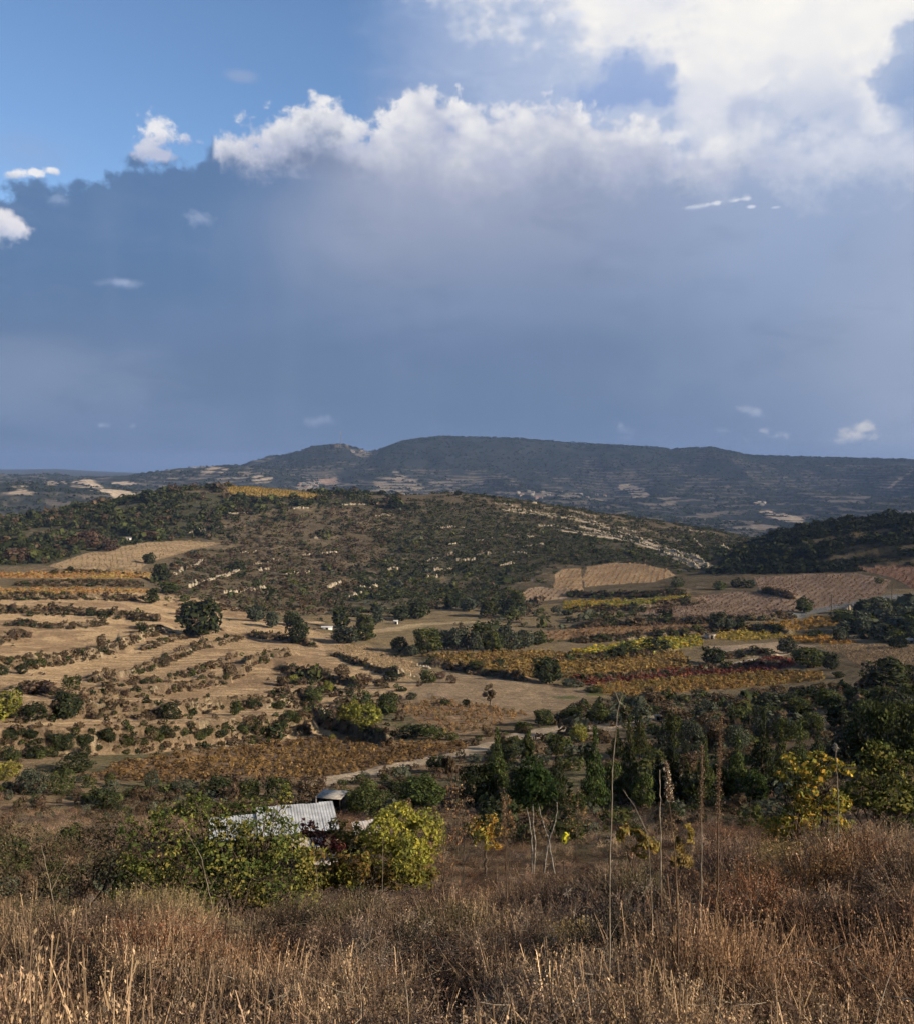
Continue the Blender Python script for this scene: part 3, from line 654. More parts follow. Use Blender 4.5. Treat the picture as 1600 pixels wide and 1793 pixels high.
# ---- far land: scrub colour darkened to stand for cloud shadow, pale contour terraces, sunlit shoulders painted in
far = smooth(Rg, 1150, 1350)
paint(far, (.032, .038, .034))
nf1 = fbm(X / 260, Y / 420, 4, 51); nf2 = fbm(X / 60, Y / 120, 4, 52); nf3 = fbm(X / 25, Y / 60, 3, 53)
hgt = Z + nf2 * 6
ter = np.sin((hgt + nf1 * 30 + nf3 * 5) / 9.5 * 2 * math.pi) * .5 + .5
low = 1 - smooth(Z, -60, 90)
tmask = smooth(ter + nf3 * .9, .55, .9) * smooth(nf2 * .9 + nf1 * .6 + low * .35, .12, .42) * far * (Rg < 4300)
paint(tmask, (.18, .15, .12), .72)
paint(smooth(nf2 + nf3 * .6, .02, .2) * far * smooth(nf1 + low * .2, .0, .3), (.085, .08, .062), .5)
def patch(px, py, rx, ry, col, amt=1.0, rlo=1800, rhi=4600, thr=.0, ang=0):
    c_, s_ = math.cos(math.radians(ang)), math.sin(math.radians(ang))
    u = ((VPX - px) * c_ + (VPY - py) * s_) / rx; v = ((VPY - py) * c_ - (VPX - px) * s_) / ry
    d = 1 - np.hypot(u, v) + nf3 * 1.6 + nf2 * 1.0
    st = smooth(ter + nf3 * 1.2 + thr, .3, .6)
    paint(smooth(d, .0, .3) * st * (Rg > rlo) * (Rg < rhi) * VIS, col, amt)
LIT_LIME = (.42, .34, .25); LIT_LIM2 = (.22, .185, .145)  # pale limestone, with the sunlit patches of the slopes painted into it
for a in [(35, 858, 28, 12, LIT_LIME, .8), (95, 846, 20, 5, LIT_LIME), (150, 845, 22, 6, LIT_LIME, 1, 1800, 4600, .5), (150, 853, 28, 5, LIT_LIME), (185, 860, 45, 4, LIT_LIME, 1, 1800, 4600, .5, 5), (215, 868, 25, 5, LIT_LIME, 1, 1800, 4600, .4),
          (70, 896, 40, 5, LIT_LIM2, .8, 1800, 4600, .3, -14), (30, 908, 30, 5, LIT_LIM2, .6), (130, 884, 50, 2.5, LIT_LIM2, .7, 1800, 4600, .4), (225, 846, 30, 4, LIT_LIME, .8), (375, 822, 32, 8, LIT_LIME, .8), (350, 836, 60, 4, LIT_LIM2, .6),
          (460, 838, 22, 10, LIT_LIME, .8), (450, 830, 40, 8, LIT_LIM2, .5), (405, 838, 25, 6, LIT_LIM2, .7), (575, 843, 28, 6, (.30, .21, .15), .9, 1800, 4600, .5), (540, 853, 28, 7, LIT_LIM2, .8), (612, 848, 30, 3, LIT_LIM2, .6), (690, 850, 32, 16, LIT_LIM2, .95, 1800, 4600, .2), (697, 830, 10, 7, LIT_LIM2, .8),
          (720, 845, 26, 9, LIT_LIM2, .7), (800, 848, 60, 8, LIT_LIM2, .45), (870, 838, 50, 5, LIT_LIM2, .35), (905, 865, 70, 6, LIT_LIM2, .5), (985, 868, 60, 7, LIT_LIM2, .6), (1110, 860, 28, 10, LIT_LIME, .8, 1800, 4600, .2, 22), (1150, 880, 40, 8, LIT_LIM2, .6), (1190, 875, 50, 4, LIT_LIM2, .6),
          (1220, 905, 40, 8, LIT_LIM2, .5), (1345, 900, 26, 5, LIT_LIME, .9), (1380, 908, 34, 9, LIT_LIME, .9, 1800, 4600, .3, 15), (1330, 924, 60, 4, LIT_LIM2, .9, 1800, 4600, .5), (1480, 872, 50, 10, LIT_LIM2, .5), (1560, 850, 40, 8, LIT_LIM2, .4), (1575, 840, 24, 3, LIT_LIME, .6, 1800, 4600, .3, -35),
          (440, 800, 30, 7, (.15, .15, .10), .8), (455, 805, 20, 5, (.17, .16, .11), .8), (640, 792, 16, 6, LIT_LIM2, .6), (590, 786, 30, 5, (.16, .14, .1), .6), (1490, 895, 50, 7, LIT_LIM2, .4)]:
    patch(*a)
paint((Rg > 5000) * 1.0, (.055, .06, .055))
C *= (1 + (fbm(X / 1.7, Y / 1.7, 3, 60) * .35 * (Rg < 420)))[..., None]
C = np.clip(C, .01, .9)

def land(name, i0, i1, mat, **kw):
    n = i1 - i0; v = np.stack([X[i0:i1], Y[i0:i1], ZW[i0:i1]], -1).reshape(-1, 3)
    ii, jj = np.meshgrid(np.arange(n - 1), np.arange(NA - 1), indexing='ij')
    a = (ii * NA + jj).ravel()
    f = np.stack([a, a + 1, a + NA + 1, a + NA], 1)
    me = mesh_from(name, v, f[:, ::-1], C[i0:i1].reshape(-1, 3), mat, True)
    return link(name, me, kind='structure', **kw)
iA = np.searchsorted(RR, 45); iB = np.searchsorted(RR, 470); iC = np.searchsorted(RR, 1700)
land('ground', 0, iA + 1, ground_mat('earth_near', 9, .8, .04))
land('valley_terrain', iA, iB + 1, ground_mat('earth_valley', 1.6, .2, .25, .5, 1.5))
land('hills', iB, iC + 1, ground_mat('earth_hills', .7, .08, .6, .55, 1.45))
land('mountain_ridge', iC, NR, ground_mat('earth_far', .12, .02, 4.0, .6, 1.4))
# ------------------------------------------------------------------ plants
def unit(v): return v / np.maximum(np.linalg.norm(v, axis=-1, keepdims=True), 1e-9)
def quads(p, nrm, size, asp, rg, along=None):
    """leaf quads: centres p, normals nrm, sizes -> (n,4,3)"""
    n = len(p)
    r = rg.normal(size=(n, 3)) if along is None else along + rg.normal(size=(n, 3)) * .25
    t = unit(np.cross(nrm, r)); b = np.cross(nrm, t)
    s = size[:, None]; 
    q = np.stack([p - t * s * .5 * asp, p - b * s * .5, p + t * s * .5 * asp, p + b * s * .5], 1)
    return q
def leafcloud(lobes, n, size, rg, jit=.8, shell=(.72, 1.05), asp=.62, floor=None, clump=0, up=.15):
    """leaves over the outsides of ellipsoid lobes (cx,cy,cz,rx,ry,rz)"""
    L = np.array(lobes, float); w = (L[:, 3] * L[:, 4] + L[:, 4] * L[:, 5]) ; w /= w.sum()
    k = rg.choice(len(L), n, p=w)
    d = unit(rg.normal(size=(n, 3)))
    if clump:
        cd = unit(rg.normal(size=(clump * len(L), 3))); ck = rg.integers(0, clump, n) + k * clump
        d = unit(cd[ck] + rg.normal(size=(n, 3)) * .22)
    rad = rg.uniform(*shell, n) if not clump else (rg.uniform(*shell, clump * len(L))[ck] + rg.normal(size=n) * .06)
    p = L[k, :3] + d * L[k, 3:] * rad[:, None]
    # leave out leaves deep inside another lobe
    keep = np.ones(n, bool)
    for l in L:
        keep &= (((p - l[:3]) / l[3:]) ** 2).sum(1) > .36
    if floor is not None: keep &= p[:, 2] > floor
    p, d, k = p[keep], d[keep], k[keep]
    nr = unit(unit(d / L[k, 3:]) + rg.normal(size=d.shape) * jit * .6 + np.array([0, 0, up]))
    return quads(p, nr, size * np.clip(np.exp(rg.normal(size=len(p)) * .42), .35, 2.2), asp, rg)
def leafcol(n, cols, rg, spread=.5):
    cols = np.array(cols, float); c = cols[rg.integers(0, len(cols), n)] * rg.uniform(1 - spread, 1 + spread, (n, 1))
    return np.repeat(c, 4, axis=0)
def tube(pts, radii, sides=5):
    pts = np.array(pts, float); radii = np.array(radii, float); n = len(pts)
    tan = unit(np.gradient(pts, axis=0)); ref = np.array([.31, .17, .93]) if abs(tan[0, 2]) < .9 else np.array([1., .1, 0])
    s = unit(np.cross(tan, ref)); t = np.cross(tan, s)
    a = np.arange(sides) * 2 * math.pi / sides
    v = pts[:, None] + radii[:, None, None] * (np.cos(a)[None, :, None] * s[:, None] + np.sin(a)[None, :, None] * t[:, None])
    f = []
    for i in range(n - 1):
        for j in range(sides):
            f.append((i * sides + j, i * sides + (j + 1) % sides, (i + 1) * sides + (j + 1) % sides, (i + 1) * sides + j))
    return v.reshape(-1, 3), np.array(f)
def join(parts):
    V, Fs, o = [], [], 0
    for v, f in parts: V.append(v); Fs.append(f + o); o += len(v)
    return np.concatenate(V), np.concatenate(Fs)
def bent(a, b, bend, rg, n=5):
    a = np.array(a, float); b = np.array(b, float); t = np.linspace(0, 1, n)[:, None]
    off = rg.normal(size=3) * bend * np.linalg.norm(b - a)
    return a + (b - a) * t + off * np.sin(t * math.pi) + rg.normal(size=(n, 3)) * bend * .15 * np.linalg.norm(b - a) * np.sin(t * math.pi)

M_LEAF = foliage_mat('leaves', .28, .22)
M_LEAFJ = foliage_mat('scrub_leaves', .25, 0)
M_DRY = foliage_mat('dry_grass', .30, 0)
M_GLOSSY = foliage_mat('glossy_leaves', .30, .1, gloss=.06)
M_BARK = noisy_mat('bark_brown', (.05, .037, .026), (.12, .09, .065), 6, .5)
M_BARKG = noisy_mat('bark_pale', (.22, .20, .17), (.42, .39, .34), 5, .5)
DK = [(.034, .043, .019), (.050, .058, .026), (.040, .046, .023)]
OL = [(.07, .08, .028), (.09, .095, .035), (.055, .068, .026)]
GG = [(.075, .085, .055), (.10, .105, .07), (.06, .07, .045)]
BR = [(.12, .085, .05), (.09, .065, .042), (.15, .11, .06)]
RB = [(.13, .085, .055), (.11, .072, .048), (.09, .07, .048)]
YG = [(.20, .19, .04), (.28, .24, .05), (.14, .15, .04)]
YL = [(.55, .38, .05), (.42, .34, .06), (.5, .28, .05)]
RE = [(.11, .034, .03), (.08, .035, .028)]
GR = [(.065, .09, .028), (.10, .125, .04), (.05, .07, .024)]
PAL = dict(dark=DK, olive=OL, grey=GG, brown=BR, rusty=RB, lime=YG, yellow=YL, red=RE, green=GR)
WORD = dict(dark='dark green', olive='olive green', grey='grey green', brown='brown leafed', rusty='rusty brown', lime='yellow green', yellow='golden yellow', red='dark red', green='fresh green')

def bush_lobes(rg, n=7, flat=1.0):
    L = [(0, 0, .42, .41, .41, .42)]
    for i in range(n):
        a = rg.uniform(0, 6.28); r = rg.uniform(.12, .30); z = rg.uniform(.2, .74)
        s = rg.uniform(.16, .27)
        L.append((math.cos(a) * r, math.sin(a) * r, z, s, s, s * rg.uniform(.8, 1.15)))
    return L
MESHC = {}
def bush_mesh(kind, var, n, size):
    """unit bush: 1 wide, 1 high"""
    key = ('b', kind, var, n)
    if key not in MESHC:
        rg = np.random.default_rng(hash((var, n)) % 1000 + len(kind))
        q = leafcloud(bush_lobes(rg, 8), n, size, rg, floor=0.0, clump=60)
        MESHC[key] = mesh_from('crown', q.reshape(-1, 3), quad_faces(len(q)), leafcol(len(q), PAL[kind], rg), M_LEAF)
    return MESHC[key]
def crown_mesh(kind, var, shape, n, size):
    key = ('c', kind, var, shape, n)
    if key not in MESHC:
        rg = np.random.default_rng(var * 31 + n % 97 + len(shape))
        if shape == 'round':
            L = [(0, 0, .46, .42, .42, .40), (.18, 0, .26, .22, .3, .18), (-.18, .05, .26, .22, .3, .18)]
            for i in range(11):
                a = rg.uniform(0, 6.28); r = rg.uniform(.15, .36); z = rg.uniform(.24, .82); s = rg.uniform(.13, .22)
                L.append((math.cos(a) * r * (1.1 - abs(z - .5)), math.sin(a) * r * (1.1 - abs(z - .5)), z, s, s, s * .85))
        elif shape == 'tall':       # slender young tree, narrow ragged top
            L = []
            for i in range(13):
                z = .2 + .76 * i / 12; rr = .46 * (1 - (z - .2) ** 1.3) * (.65 + .5 * rg.random())
                a = rg.uniform(0, 6.28); off = rg.uniform(0, .16) * (1.1 - z)
                L.append((math.cos(a) * off, math.sin(a) * off, z, max(.07, rr * (1.15 - z) ** .7), max(.07, rr * (1.15 - z) ** .7), .08))
        elif shape == 'sparse':
            L = []
            for i in range(10):
                a = rg.uniform(0, 6.28); r = rg.uniform(.05, .38); z = rg.uniform(.42, .93); s = rg.uniform(.08, .13)
                L.append((math.cos(a) * r, math.sin(a) * r, z, s, s, s))
        q = leafcloud(L, n, size, rg, floor=.05, clump=70, jit=1.0, shell=(.6, 1.1))
        me = mesh_from('crown', q.reshape(-1, 3), quad_faces(len(q)), leafcol(len(q), PAL[kind], rg), M_LEAF)
        # trunk and limbs reach into the lobes
        parts = []
        tk = bent((0, 0, -.03), (rg.normal() * .03, rg.normal() * .03, .62 if shape != 'tall' else .9), .05, rg, 7)
        parts.append(tube(tk, np.linspace(.035, .012, 7), 6))
        for l in L[1:9]:
            st = tk[rg.integers(2, 5)]
            parts.append(tube(bent(st, l[:3], .08, rg, 4), np.linspace(.014, .005, 4), 4))
        v, f = join(parts)
        tm = mesh_from('trunk', v, f, None, M_BARK)
        MESHC[key] = (me, tm)
    return MESHC[key]

# --- register of things for labels: (object, kind word, colour, size word, place, px)
REG = []
def put_bush(px, py, w, h, kind, place, var=None, group='shrubs of the valley', rlo=20, rhi=1100, grow=1.0):
    """shrub seen with its foot at (px,py), w x h photo pixels"""
    s_ = spot(px, py, rlo, rhi)
    if s_ is None: return None
    x, y, z, r = s_
    return put_bush_w(x, y, w * r / F * grow, h * r / F * grow, kind, place, group, var)
def put_bush_w(x, y, W, H, kind, place, group='shrubs of the valley', var=None):
    r = math.hypot(x, y); z = float(ground_z(np.array([x]), np.array([y]))[0])
    var = rng.integers(0, 5) if var is None else var
    me = bush_mesh(kind, int(var), 2600 if r < 130 else 1500 if r < 260 else 700, .055 if r < 130 else .075 if r < 260 else .11)
    o = link('shrub', me, (x, y, z - .06 * H), category='shrub', group=group)
    o.scale = (W, W, H); o.rotation_euler = (0, 0, rng.uniform(0, 6.28))
    px, py = world2px(x, y, z)
    size = 'large' if W > 4.5 else 'medium' if W > 2.4 else 'small'
    shape = 'tall' if H > W * 1.15 else 'low wide' if H < W * .55 else 'round'
    REG.append([o, 'shrub', WORD[kind], size, shape, place, float(px), float(py)])
    return o
def put_tree(px, py, w, h, kind, place, shape='round', group='trees of the valley', rlo=20, rhi=1100, var=None, rot=None, n=None):
    s_ = spot(px, py, rlo, rhi)
    if s_ is None: return None
    x, y, z, r = s_; W = w * r / F; H = h * r / F
    var = int(rng.integers(0, 4)) if var is None else var
    n = n or (7000 if r < 130 else 3400 if r < 300 else 1500)
    if shape == 'sparse': n = n // 2
    size = .042 if r < 130 else .065 if r < 300 else .10
    if shape == 'tall': size *= .8
    cm, tm = crown_mesh(kind, var, shape, n, size)
    e = link('tree', None, (x, y, z), category='tree', group=group)
    e.scale = (W, W, H); e.rotation_euler = (0, 0, rng.uniform(0, 6.28) if rot is None else rot)
    link('trunk', tm, parent=e); link('crown', cm, parent=e)
    px_, py_ = world2px(x, y, z)
    REG.append([e, 'tree', WORD[kind], 'large' if H > 7 else 'medium' if H > 4 else 'small', {'round': 'round', 'tall': 'slender', 'sparse': 'thin'}[shape], place, float(px_), float(py_)])
    return e

# --- trees that stand out singly
SINGLE = [
 (350, 1116, 84, 70, 'dark', 'round', 'at the far end of the straw terraces'),
 (265, 1057, 30, 26, 'olive', 'round', 'beside the orange vine strips'),
 (118, 1260, 56, 52, 'dark', 'round', 'under the terraces at the left'),
 (449, 1088, 36, 30, 'grey', 'round', 'on the foot of the brown hill'), (476, 1100, 27, 30, 'grey', 'round', 'on the foot of the brown hill'),
 (520, 1127, 42, 52, 'dark', 'round', 'on the foot of the brown hill'), (510, 1096, 30, 28, 'dark', 'round', 'on the foot of the brown hill'),
 (598, 1100, 38, 32, 'dark', 'round', 'beside the small white sheds'), (640, 1105, 40, 30, 'olive', 'round', 'beside the small white sheds'),
 (607, 1126, 60, 32, 'grey', 'round', 'in front of the small white sheds'), (640, 1122, 40, 28, 'olive', 'round', 'in front of the small white sheds'),
 (660, 1092, 28, 28, 'grey', 'round', 'behind the small white sheds'), (703, 1088, 36, 26, 'dark', 'round', 'behind the small white sheds'), (734, 1084, 42, 34, 'dark', 'round', 'behind the small white sheds'),
 (720, 1149, 34, 22, 'grey', 'round', 'in the belt of olive trees'), (750, 1144, 58, 50, 'olive', 'round', 'in the belt of olive trees'), (778, 1138, 36, 40, 'grey', 'round', 'in the belt of olive trees'),
 (800, 1138, 44, 44, 'grey', 'round', 'in the belt of olive trees'), (828, 1141, 40, 40, 'grey', 'round', 'in the belt of olive trees'), (862, 1141, 46, 42, 'olive', 'round', 'in the belt of olive trees'),
 (893, 1141, 42, 40, 'grey', 'round', 'in the belt of olive trees'), (918, 1136, 36, 36, 'grey', 'round', 'in the belt of olive trees'), (942, 1129, 34, 26, 'olive', 'round', 'in the belt of olive trees'),
 (700, 1142, 34, 30, 'dark', 'round', 'in the belt of olive trees'), (842, 1128, 40, 36, 'olive', 'round', 'in the belt of olive trees'), (880, 1128, 38, 34, 'grey', 'round', 'in the belt of olive trees'),
 (956, 1197, 62, 52, 'dark', 'round', 'before the golden vineyard'),
 (857, 1239, 36, 38, 'brown', 'sparse', 'alone in the grey brown field'),
 (1408, 1073, 32, 28, 'olive', 'round', 'below the pinkish brown vineyard'), (1253, 1103, 34, 28, 'grey', 'round', 'on the hedge above the yellow vines'), (1277, 1103, 24, 18, 'grey', 'round', 'on the hedge above the yellow vines'), (1294, 1103, 20, 18, 'dark', 'round', 'on the hedge above the yellow vines'),
 (1378, 1145, 36, 32, 'grey', 'round', 'beside the sandy patch'), (1415, 1168, 60, 38, 'olive', 'round', 'below the sandy patch'), (1455, 1174, 32, 32, 'dark', 'round', 'below the sandy patch'), (1436, 1162, 30, 26, 'grey', 'round', 'below the sandy patch'),
 (1249, 1163, 46, 32, 'dark', 'round', 'below the stone hut'), (1550, 1206, 88, 54, 'dark', 'round', 'before the ploughed field at the right'), (1600, 1196, 40, 30, 'olive', 'round', 'before the ploughed field at the right'),
 (1573, 1136, 34, 18, 'dark', 'round', 'behind the ploughed field'), (854, 1082, 36, 32, 'olive', 'round', 'at the foot of the green slope'), (884, 1080, 40, 34, 'dark', 'round', 'at the foot of the green slope'),
 (905, 1062, 30, 30, 'olive', 'round', 'at the foot of the green slope'), (820, 1070, 32, 26, 'grey', 'round', 'at the foot of the green slope'), (790, 1066, 30, 26, 'dark', 'round', 'at the foot of the green slope'),
 (256, 880, 28, 22, 'dark', 'round', 'on the dark wooded crest'), (364, 855, 12, 9, 'dark', 'round', 'on the dark wooded crest'), (802, 868, 15, 10, 'dark', 'round', 'alone on the middle of the crest'), (690, 892, 32, 20, 'dark', 'round', 'on the brown hill top'),
 (158, 960, 44, 32, 'rusty', 'round', 'above the pale round-topped field'), (30, 985, 50, 26, 'rusty', 'round', 'above the orange vine strips'), (82, 980, 30, 22, 'olive', 'round', 'above the orange vine strips'), (130, 962, 26, 22, 'brown', 'round', 'above the pale round-topped field'),
 (195, 965, 30, 20, 'rusty', 'round', 'above the pale round-topped field'), (262, 945, 34, 16, 'brown', 'round', 'above the pale round-topped field'), (263, 988, 24, 20, 'dark', 'round', 'beside the pale round-topped field'), (280, 1020, 34, 34, 'dark', 'round', 'beside the orange vine strips'),
 (297, 1040, 32, 22, 'olive', 'round', 'beside the orange vine strips'), (415, 1000, 34, 18, 'dark', 'round', 'between the pale stone walls'),
 (640, 1275, 62, 44, 'lime', 'round', 'on the brushy middle slope'), (612, 1262, 48, 36, 'lime', 'round', 'on the brushy middle slope'), (678, 1252, 44, 42, 'olive', 'round', 'on the brushy middle slope'), (575, 1214, 28, 24, 'lime', 'round', 'on the brushy middle slope'),
 (548, 1236, 44, 36, 'olive', 'round', 'on the brushy middle slope'), (1000, 1264, 46, 28, 'olive', 'round', 'above the dirt track'), (952, 1271, 40, 32, 'olive', 'round', 'above the dirt track'), (1048, 1268, 50, 40, 'olive', 'round', 'above the dirt track'),
 (1012, 1300, 36, 34, 'lime', 'round', 'by the dirt track'), (1052, 1262, 24, 24, 'lime', 'round', 'above the dirt track'),
]
for px, py, w, h, kind, shape, place in SINGLE:
    put_tree(px, py, w, h, kind, place, shape)

# --- young plantation right of the middle: slender and round trees standing close
PLANT = [
 (870, 1410, 66, 138, 'green', 'tall'), (835, 1412, 70, 84, 'dark', 'round'), (905, 1402, 50, 60, 'dark', 'round'), (925, 1360, 44, 84, 'olive', 'sparse'),
 (975, 1436, 50, 150, 'dark', 'tall'), (935, 1420, 72, 86, 'green', 'round'), (1010, 1446, 52, 66, 'olive', 'sparse'),
 (1040, 1424, 62, 150, 'green', 'tall'), (1068, 1404, 60, 78, 'green', 'round'), (1100, 1412, 56, 160, 'olive', 'tall'), (1125, 1418, 50, 70, 'green', 'round'), (1150, 1412, 54, 90, 'dark', 'tall'),
 (1175, 1414, 60, 134, 'dark', 'tall'), (1200, 1414, 50, 80, 'olive', 'tall'), (1232, 1412, 64, 116, 'olive', 'tall'), (1262, 1408, 58, 74, 'green', 'round'), (1290, 1408, 60, 116, 'green', 'tall'),
 (1335, 1405, 64, 160, 'dark', 'tall'), (1318, 1410, 56, 62, 'green', 'round'), (1366, 1398, 60, 122, 'olive', 'tall'), (1398, 1392, 62, 124, 'olive', 'tall'), (1430, 1376, 60, 90, 'dark', 'tall'),
 (1475, 1350, 70, 100, 'grey', 'tall'), (1516, 1350, 76, 120, 'olive', 'round'), (1560, 1352, 76, 130, 'olive', 'round'), (1600, 1350, 76, 124, 'olive', 'round'),
 (1120, 1330, 46, 78, 'olive', 'tall'), (1080, 1330, 40, 56, 'olive', 'tall'), (1160, 1325, 46, 62, 'grey', 'tall'), (1210, 1322, 54, 66, 'grey', 'round'), (1250, 1316, 44, 56, 'brown', 'round'), (1290, 1316, 50, 50, 'grey', 'round'),
 (1330, 1300, 40, 42, 'grey', 'round'), (1370, 1300, 48, 42, 'olive', 'round'), (1420, 1290, 51, 45, 'olive', 'round'), (1470, 1276, 52, 45, 'dark', 'round'), (1520, 1270, 56, 47, 'olive', 'round'), (1570, 1262, 60, 51, 'grey', 'round'),
 (1400, 1252, 44, 30, 'olive', 'round'), (1450, 1240, 48, 34, 'olive', 'round'), (1500, 1236, 48, 32, 'dark', 'round'), (1545, 1238, 48, 37, 'olive', 'round'), (1595, 1236, 48, 40, 'olive', 'round'),
 (790, 1400, 40, 80, 'brown', 'sparse'), (735, 1418, 90, 66, 'green', 'round'), (700, 1408, 60, 44, 'dark', 'round'), (766, 1352, 46, 34, 'dark', 'round'), (640, 1428, 80, 56, 'olive', 'round'),
 (1640, 1310, 54, 93, 'olive', 'round'), (1635, 1380, 68, 90, 'olive', 'round'), (890, 1330, 50, 40, 'dark', 'round'), (975, 1320, 46, 36, 'olive', 'round'), (1180, 1290, 44, 40, 'olive', 'round'), (1235, 1280, 40, 34, 'brown', 'round'), (1290, 1272, 46, 36, 'olive', 'round'), (1345, 1262, 36, 28, 'olive', 'round'),
]
for i, (px, py, w, h, kind, shape) in enumerate(PLANT):
    put_tree(px, py, w, h, kind, 'in the plantation below the vineyards' if px > 820 and py > 1300 else 'on the dark slope at the right' if px > 1150 else 'beside the tin-roofed shed' if px < 820 else 'along the dirt track', shape, 'young trees of the plantation', 30, 300)

# --- shrubs that stand out singly
for px, py, w, h, kind, place in [
 (178, 1132, 20, 24, 'brown', 'on the straw terraces'), (62, 1214, 76, 26, 'rusty', 'at the foot of the straw terraces'), (125, 1207, 36, 28, 'olive', 'at the foot of the straw terraces'), (14, 1254, 54, 52, 'lime', 'at the left edge below the terraces'),
 (62, 1262, 44, 30, 'dark', 'at the left edge below the terraces'), (297, 1260, 42, 30, 'dark', 'on the bank above the track'), (412, 1252, 24, 34, 'olive', 'on the bank above the track'), (270, 1299, 26, 26, 'olive', 'on the tall bank'), (319, 1077, 26, 16, 'brown', 'on the upper terrace'),
 (248, 1102, 22, 16, 'olive', 'on the upper terrace'), (290, 1168, 20, 22, 'brown', 'on the straw terraces'), (402, 1184, 28, 30, 'brown', 'on the straw terraces'), (834, 1172, 30, 18, 'olive', 'in the golden vineyard'), (872, 1168, 32, 17, 'dark', 'in the golden vineyard'),
 (750, 1197, 36, 28, 'olive', 'below the pale vine rows'), (790, 1197, 22, 17, 'brown', 'below the pale vine rows'), (770, 1190, 24, 16, 'rusty', 'below the pale vine rows'), (780, 1236, 24, 14, 'olive', 'edging the grey brown field'), (815, 1237, 18, 15, 'olive', 'edging the grey brown field'),
 (684, 1193, 36, 20, 'dark', 'on the brushy middle slope'), (640, 1196, 34, 20, 'brown', 'on the brushy middle slope'), (600, 1182, 34, 22, 'brown', 'on the brushy middle slope'), (611, 1240, 30, 26, 'olive', 'on the brushy middle slope'),
 (715, 1293, 54, 30, 'dark', 'above the rust brown vineyard'), (760, 1294, 54, 30, 'olive', 'above the rust brown vineyard'), (735, 1290, 44, 26, 'dark', 'above the rust brown vineyard'), (790, 1296, 30, 18, 'olive', 'above the rust brown vineyard'), (582, 1296, 16, 11, 'lime', 'above the rust brown vineyard'),
 (915, 1283, 40, 24, 'olive', 'by the dirt track'), (1138, 1140, 42, 22, 'dark', 'between the yellow vines'), (1100, 1143, 50, 18, 'olive', 'between the yellow vines'), (1165, 1139, 30, 16, 'dark', 'between the yellow vines'), (1075, 1150, 40, 18, 'dark', 'between the yellow vines'),
 (1165, 1079, 34, 22, 'brown', 'at the end of the pinkish vineyard'), (1360, 1105, 28, 12, 'dark', 'before the golden brown vineyard'), (1330, 1104, 20, 12, 'dark', 'before the golden brown vineyard'), (1428, 1114, 36, 12, 'olive', 'before the small grey wood'),
 (1185, 1028, 26, 18, 'olive', 'below the round striped vineyard'), (1260, 1032, 30, 16, 'olive', 'below the dark right hill'), (1290, 1028, 26, 18, 'dark', 'below the dark right hill'), (1310, 1030, 24, 16, 'dark', 'below the dark right hill'), (1540, 1022, 18, 12, 'olive', 'between the pinkish vineyards'),
 (185, 1420, 54, 46, 'dark', 'in rough grass left of the shed'), (128, 1352, 76, 32, 'dark', 'under the tall terrace bank'), (110, 1392, 52, 46, 'olive', 'in rough grass below the rust vineyard'), (55, 1392, 60, 48, 'grey', 'in rough grass below the rust vineyard'),
 (12, 1366, 50, 36, 'lime', 'in rough grass below the rust vineyard'), (158, 1380, 26, 24, 'olive', 'in rough grass below the rust vineyard'), (193, 1376, 24, 26, 'olive', 'in rough grass below the rust vineyard'), (265, 1380, 30, 36, 'grey', 'in rough grass below the rust vineyard'),
 (320, 1390, 54, 34, 'grey', 'in rough grass below the rust vineyard'), (384, 1396, 50, 42, 'dark', 'in rough grass below the rust vineyard'), (435, 1398, 50, 44, 'olive', 'in rough grass below the rust vineyard'), (490, 1402, 54, 50, 'olive', 'in rough grass behind the shed'),
 (545, 1398, 60, 46, 'brown', 'in rough grass behind the shed'), (345, 1436, 62, 50, 'olive', 'left of the shed'), (600, 1420, 70, 48, 'olive', 'behind the shed'), (560, 1420, 40, 30, 'brown', 'behind the shed'), (22, 1530, 80, 70, 'olive', 'at the left edge beyond the dry grass'),
 (100, 1250, 26, 20, 'brown', 'under the terraces at the left'), (1120, 1268, 50, 34, 'grey', 'on the bank below the orange vineyard'), (1175, 1262, 50, 34, 'brown', 'on the bank below the orange vineyard'), (1235, 1254, 50, 32, 'grey', 'on the bank below the orange vineyard'),
 (1290, 1246, 56, 30, 'brown', 'on the bank below the orange vineyard'), (1345, 1240, 50, 30, 'grey', 'on the bank below the orange vineyard'), (1140, 1230, 60, 24, 'brown', 'on the bank below the orange vineyard'), (1330, 1222, 60, 20, 'brown', 'on the bank below the orange vineyard'),
 (1000, 1204, 50, 16, 'grey', 'before the red vines'), (1040, 1212, 40, 14, 'olive', 'before the red vines'), (1085, 1228, 40, 18, 'grey', 'before the golden orange vineyard')]:
    put_bush(px, py, w, h, kind, place)
# hedges on the banks and edges: shrubs side by side
def hedge(pts, n, w, h, kinds, place, jx=3, jy=2, rlo=60, rhi=1100, group='shrubs along the banks'):
    seg = [math.hypot(x1 - x0, y1 - y0) for (x0, y0), (x1, y1) in zip(pts[:-1], pts[1:])]; T = sum(seg)
    for k in range(n):
        d = (k + rng.uniform(.1, .9)) / n * T; i = 0
        while i < len(seg) - 1 and d > seg[i]: d -= seg[i]; i += 1
        t = d / seg[i]; x = pts[i][0] + (pts[i + 1][0] - pts[i][0]) * t; y = pts[i][1] + (pts[i + 1][1] - pts[i][1]) * t
        s_ = rng.uniform(.45, 1.3) * (.8 if group == 'shrubs along the banks' else 1)
        put_bush(x + rng.normal() * jx, y + rng.normal() * jy, w * s_, h * s_ * rng.uniform(.8, 1.2), kinds[rng.integers(0, len(kinds))], place, None, group, rlo, rhi)
hedge([(0, 1330), (90, 1328), (150, 1322)], 8, 40, 30, ['dark', 'dark', 'olive'], 'on the tall terrace bank')
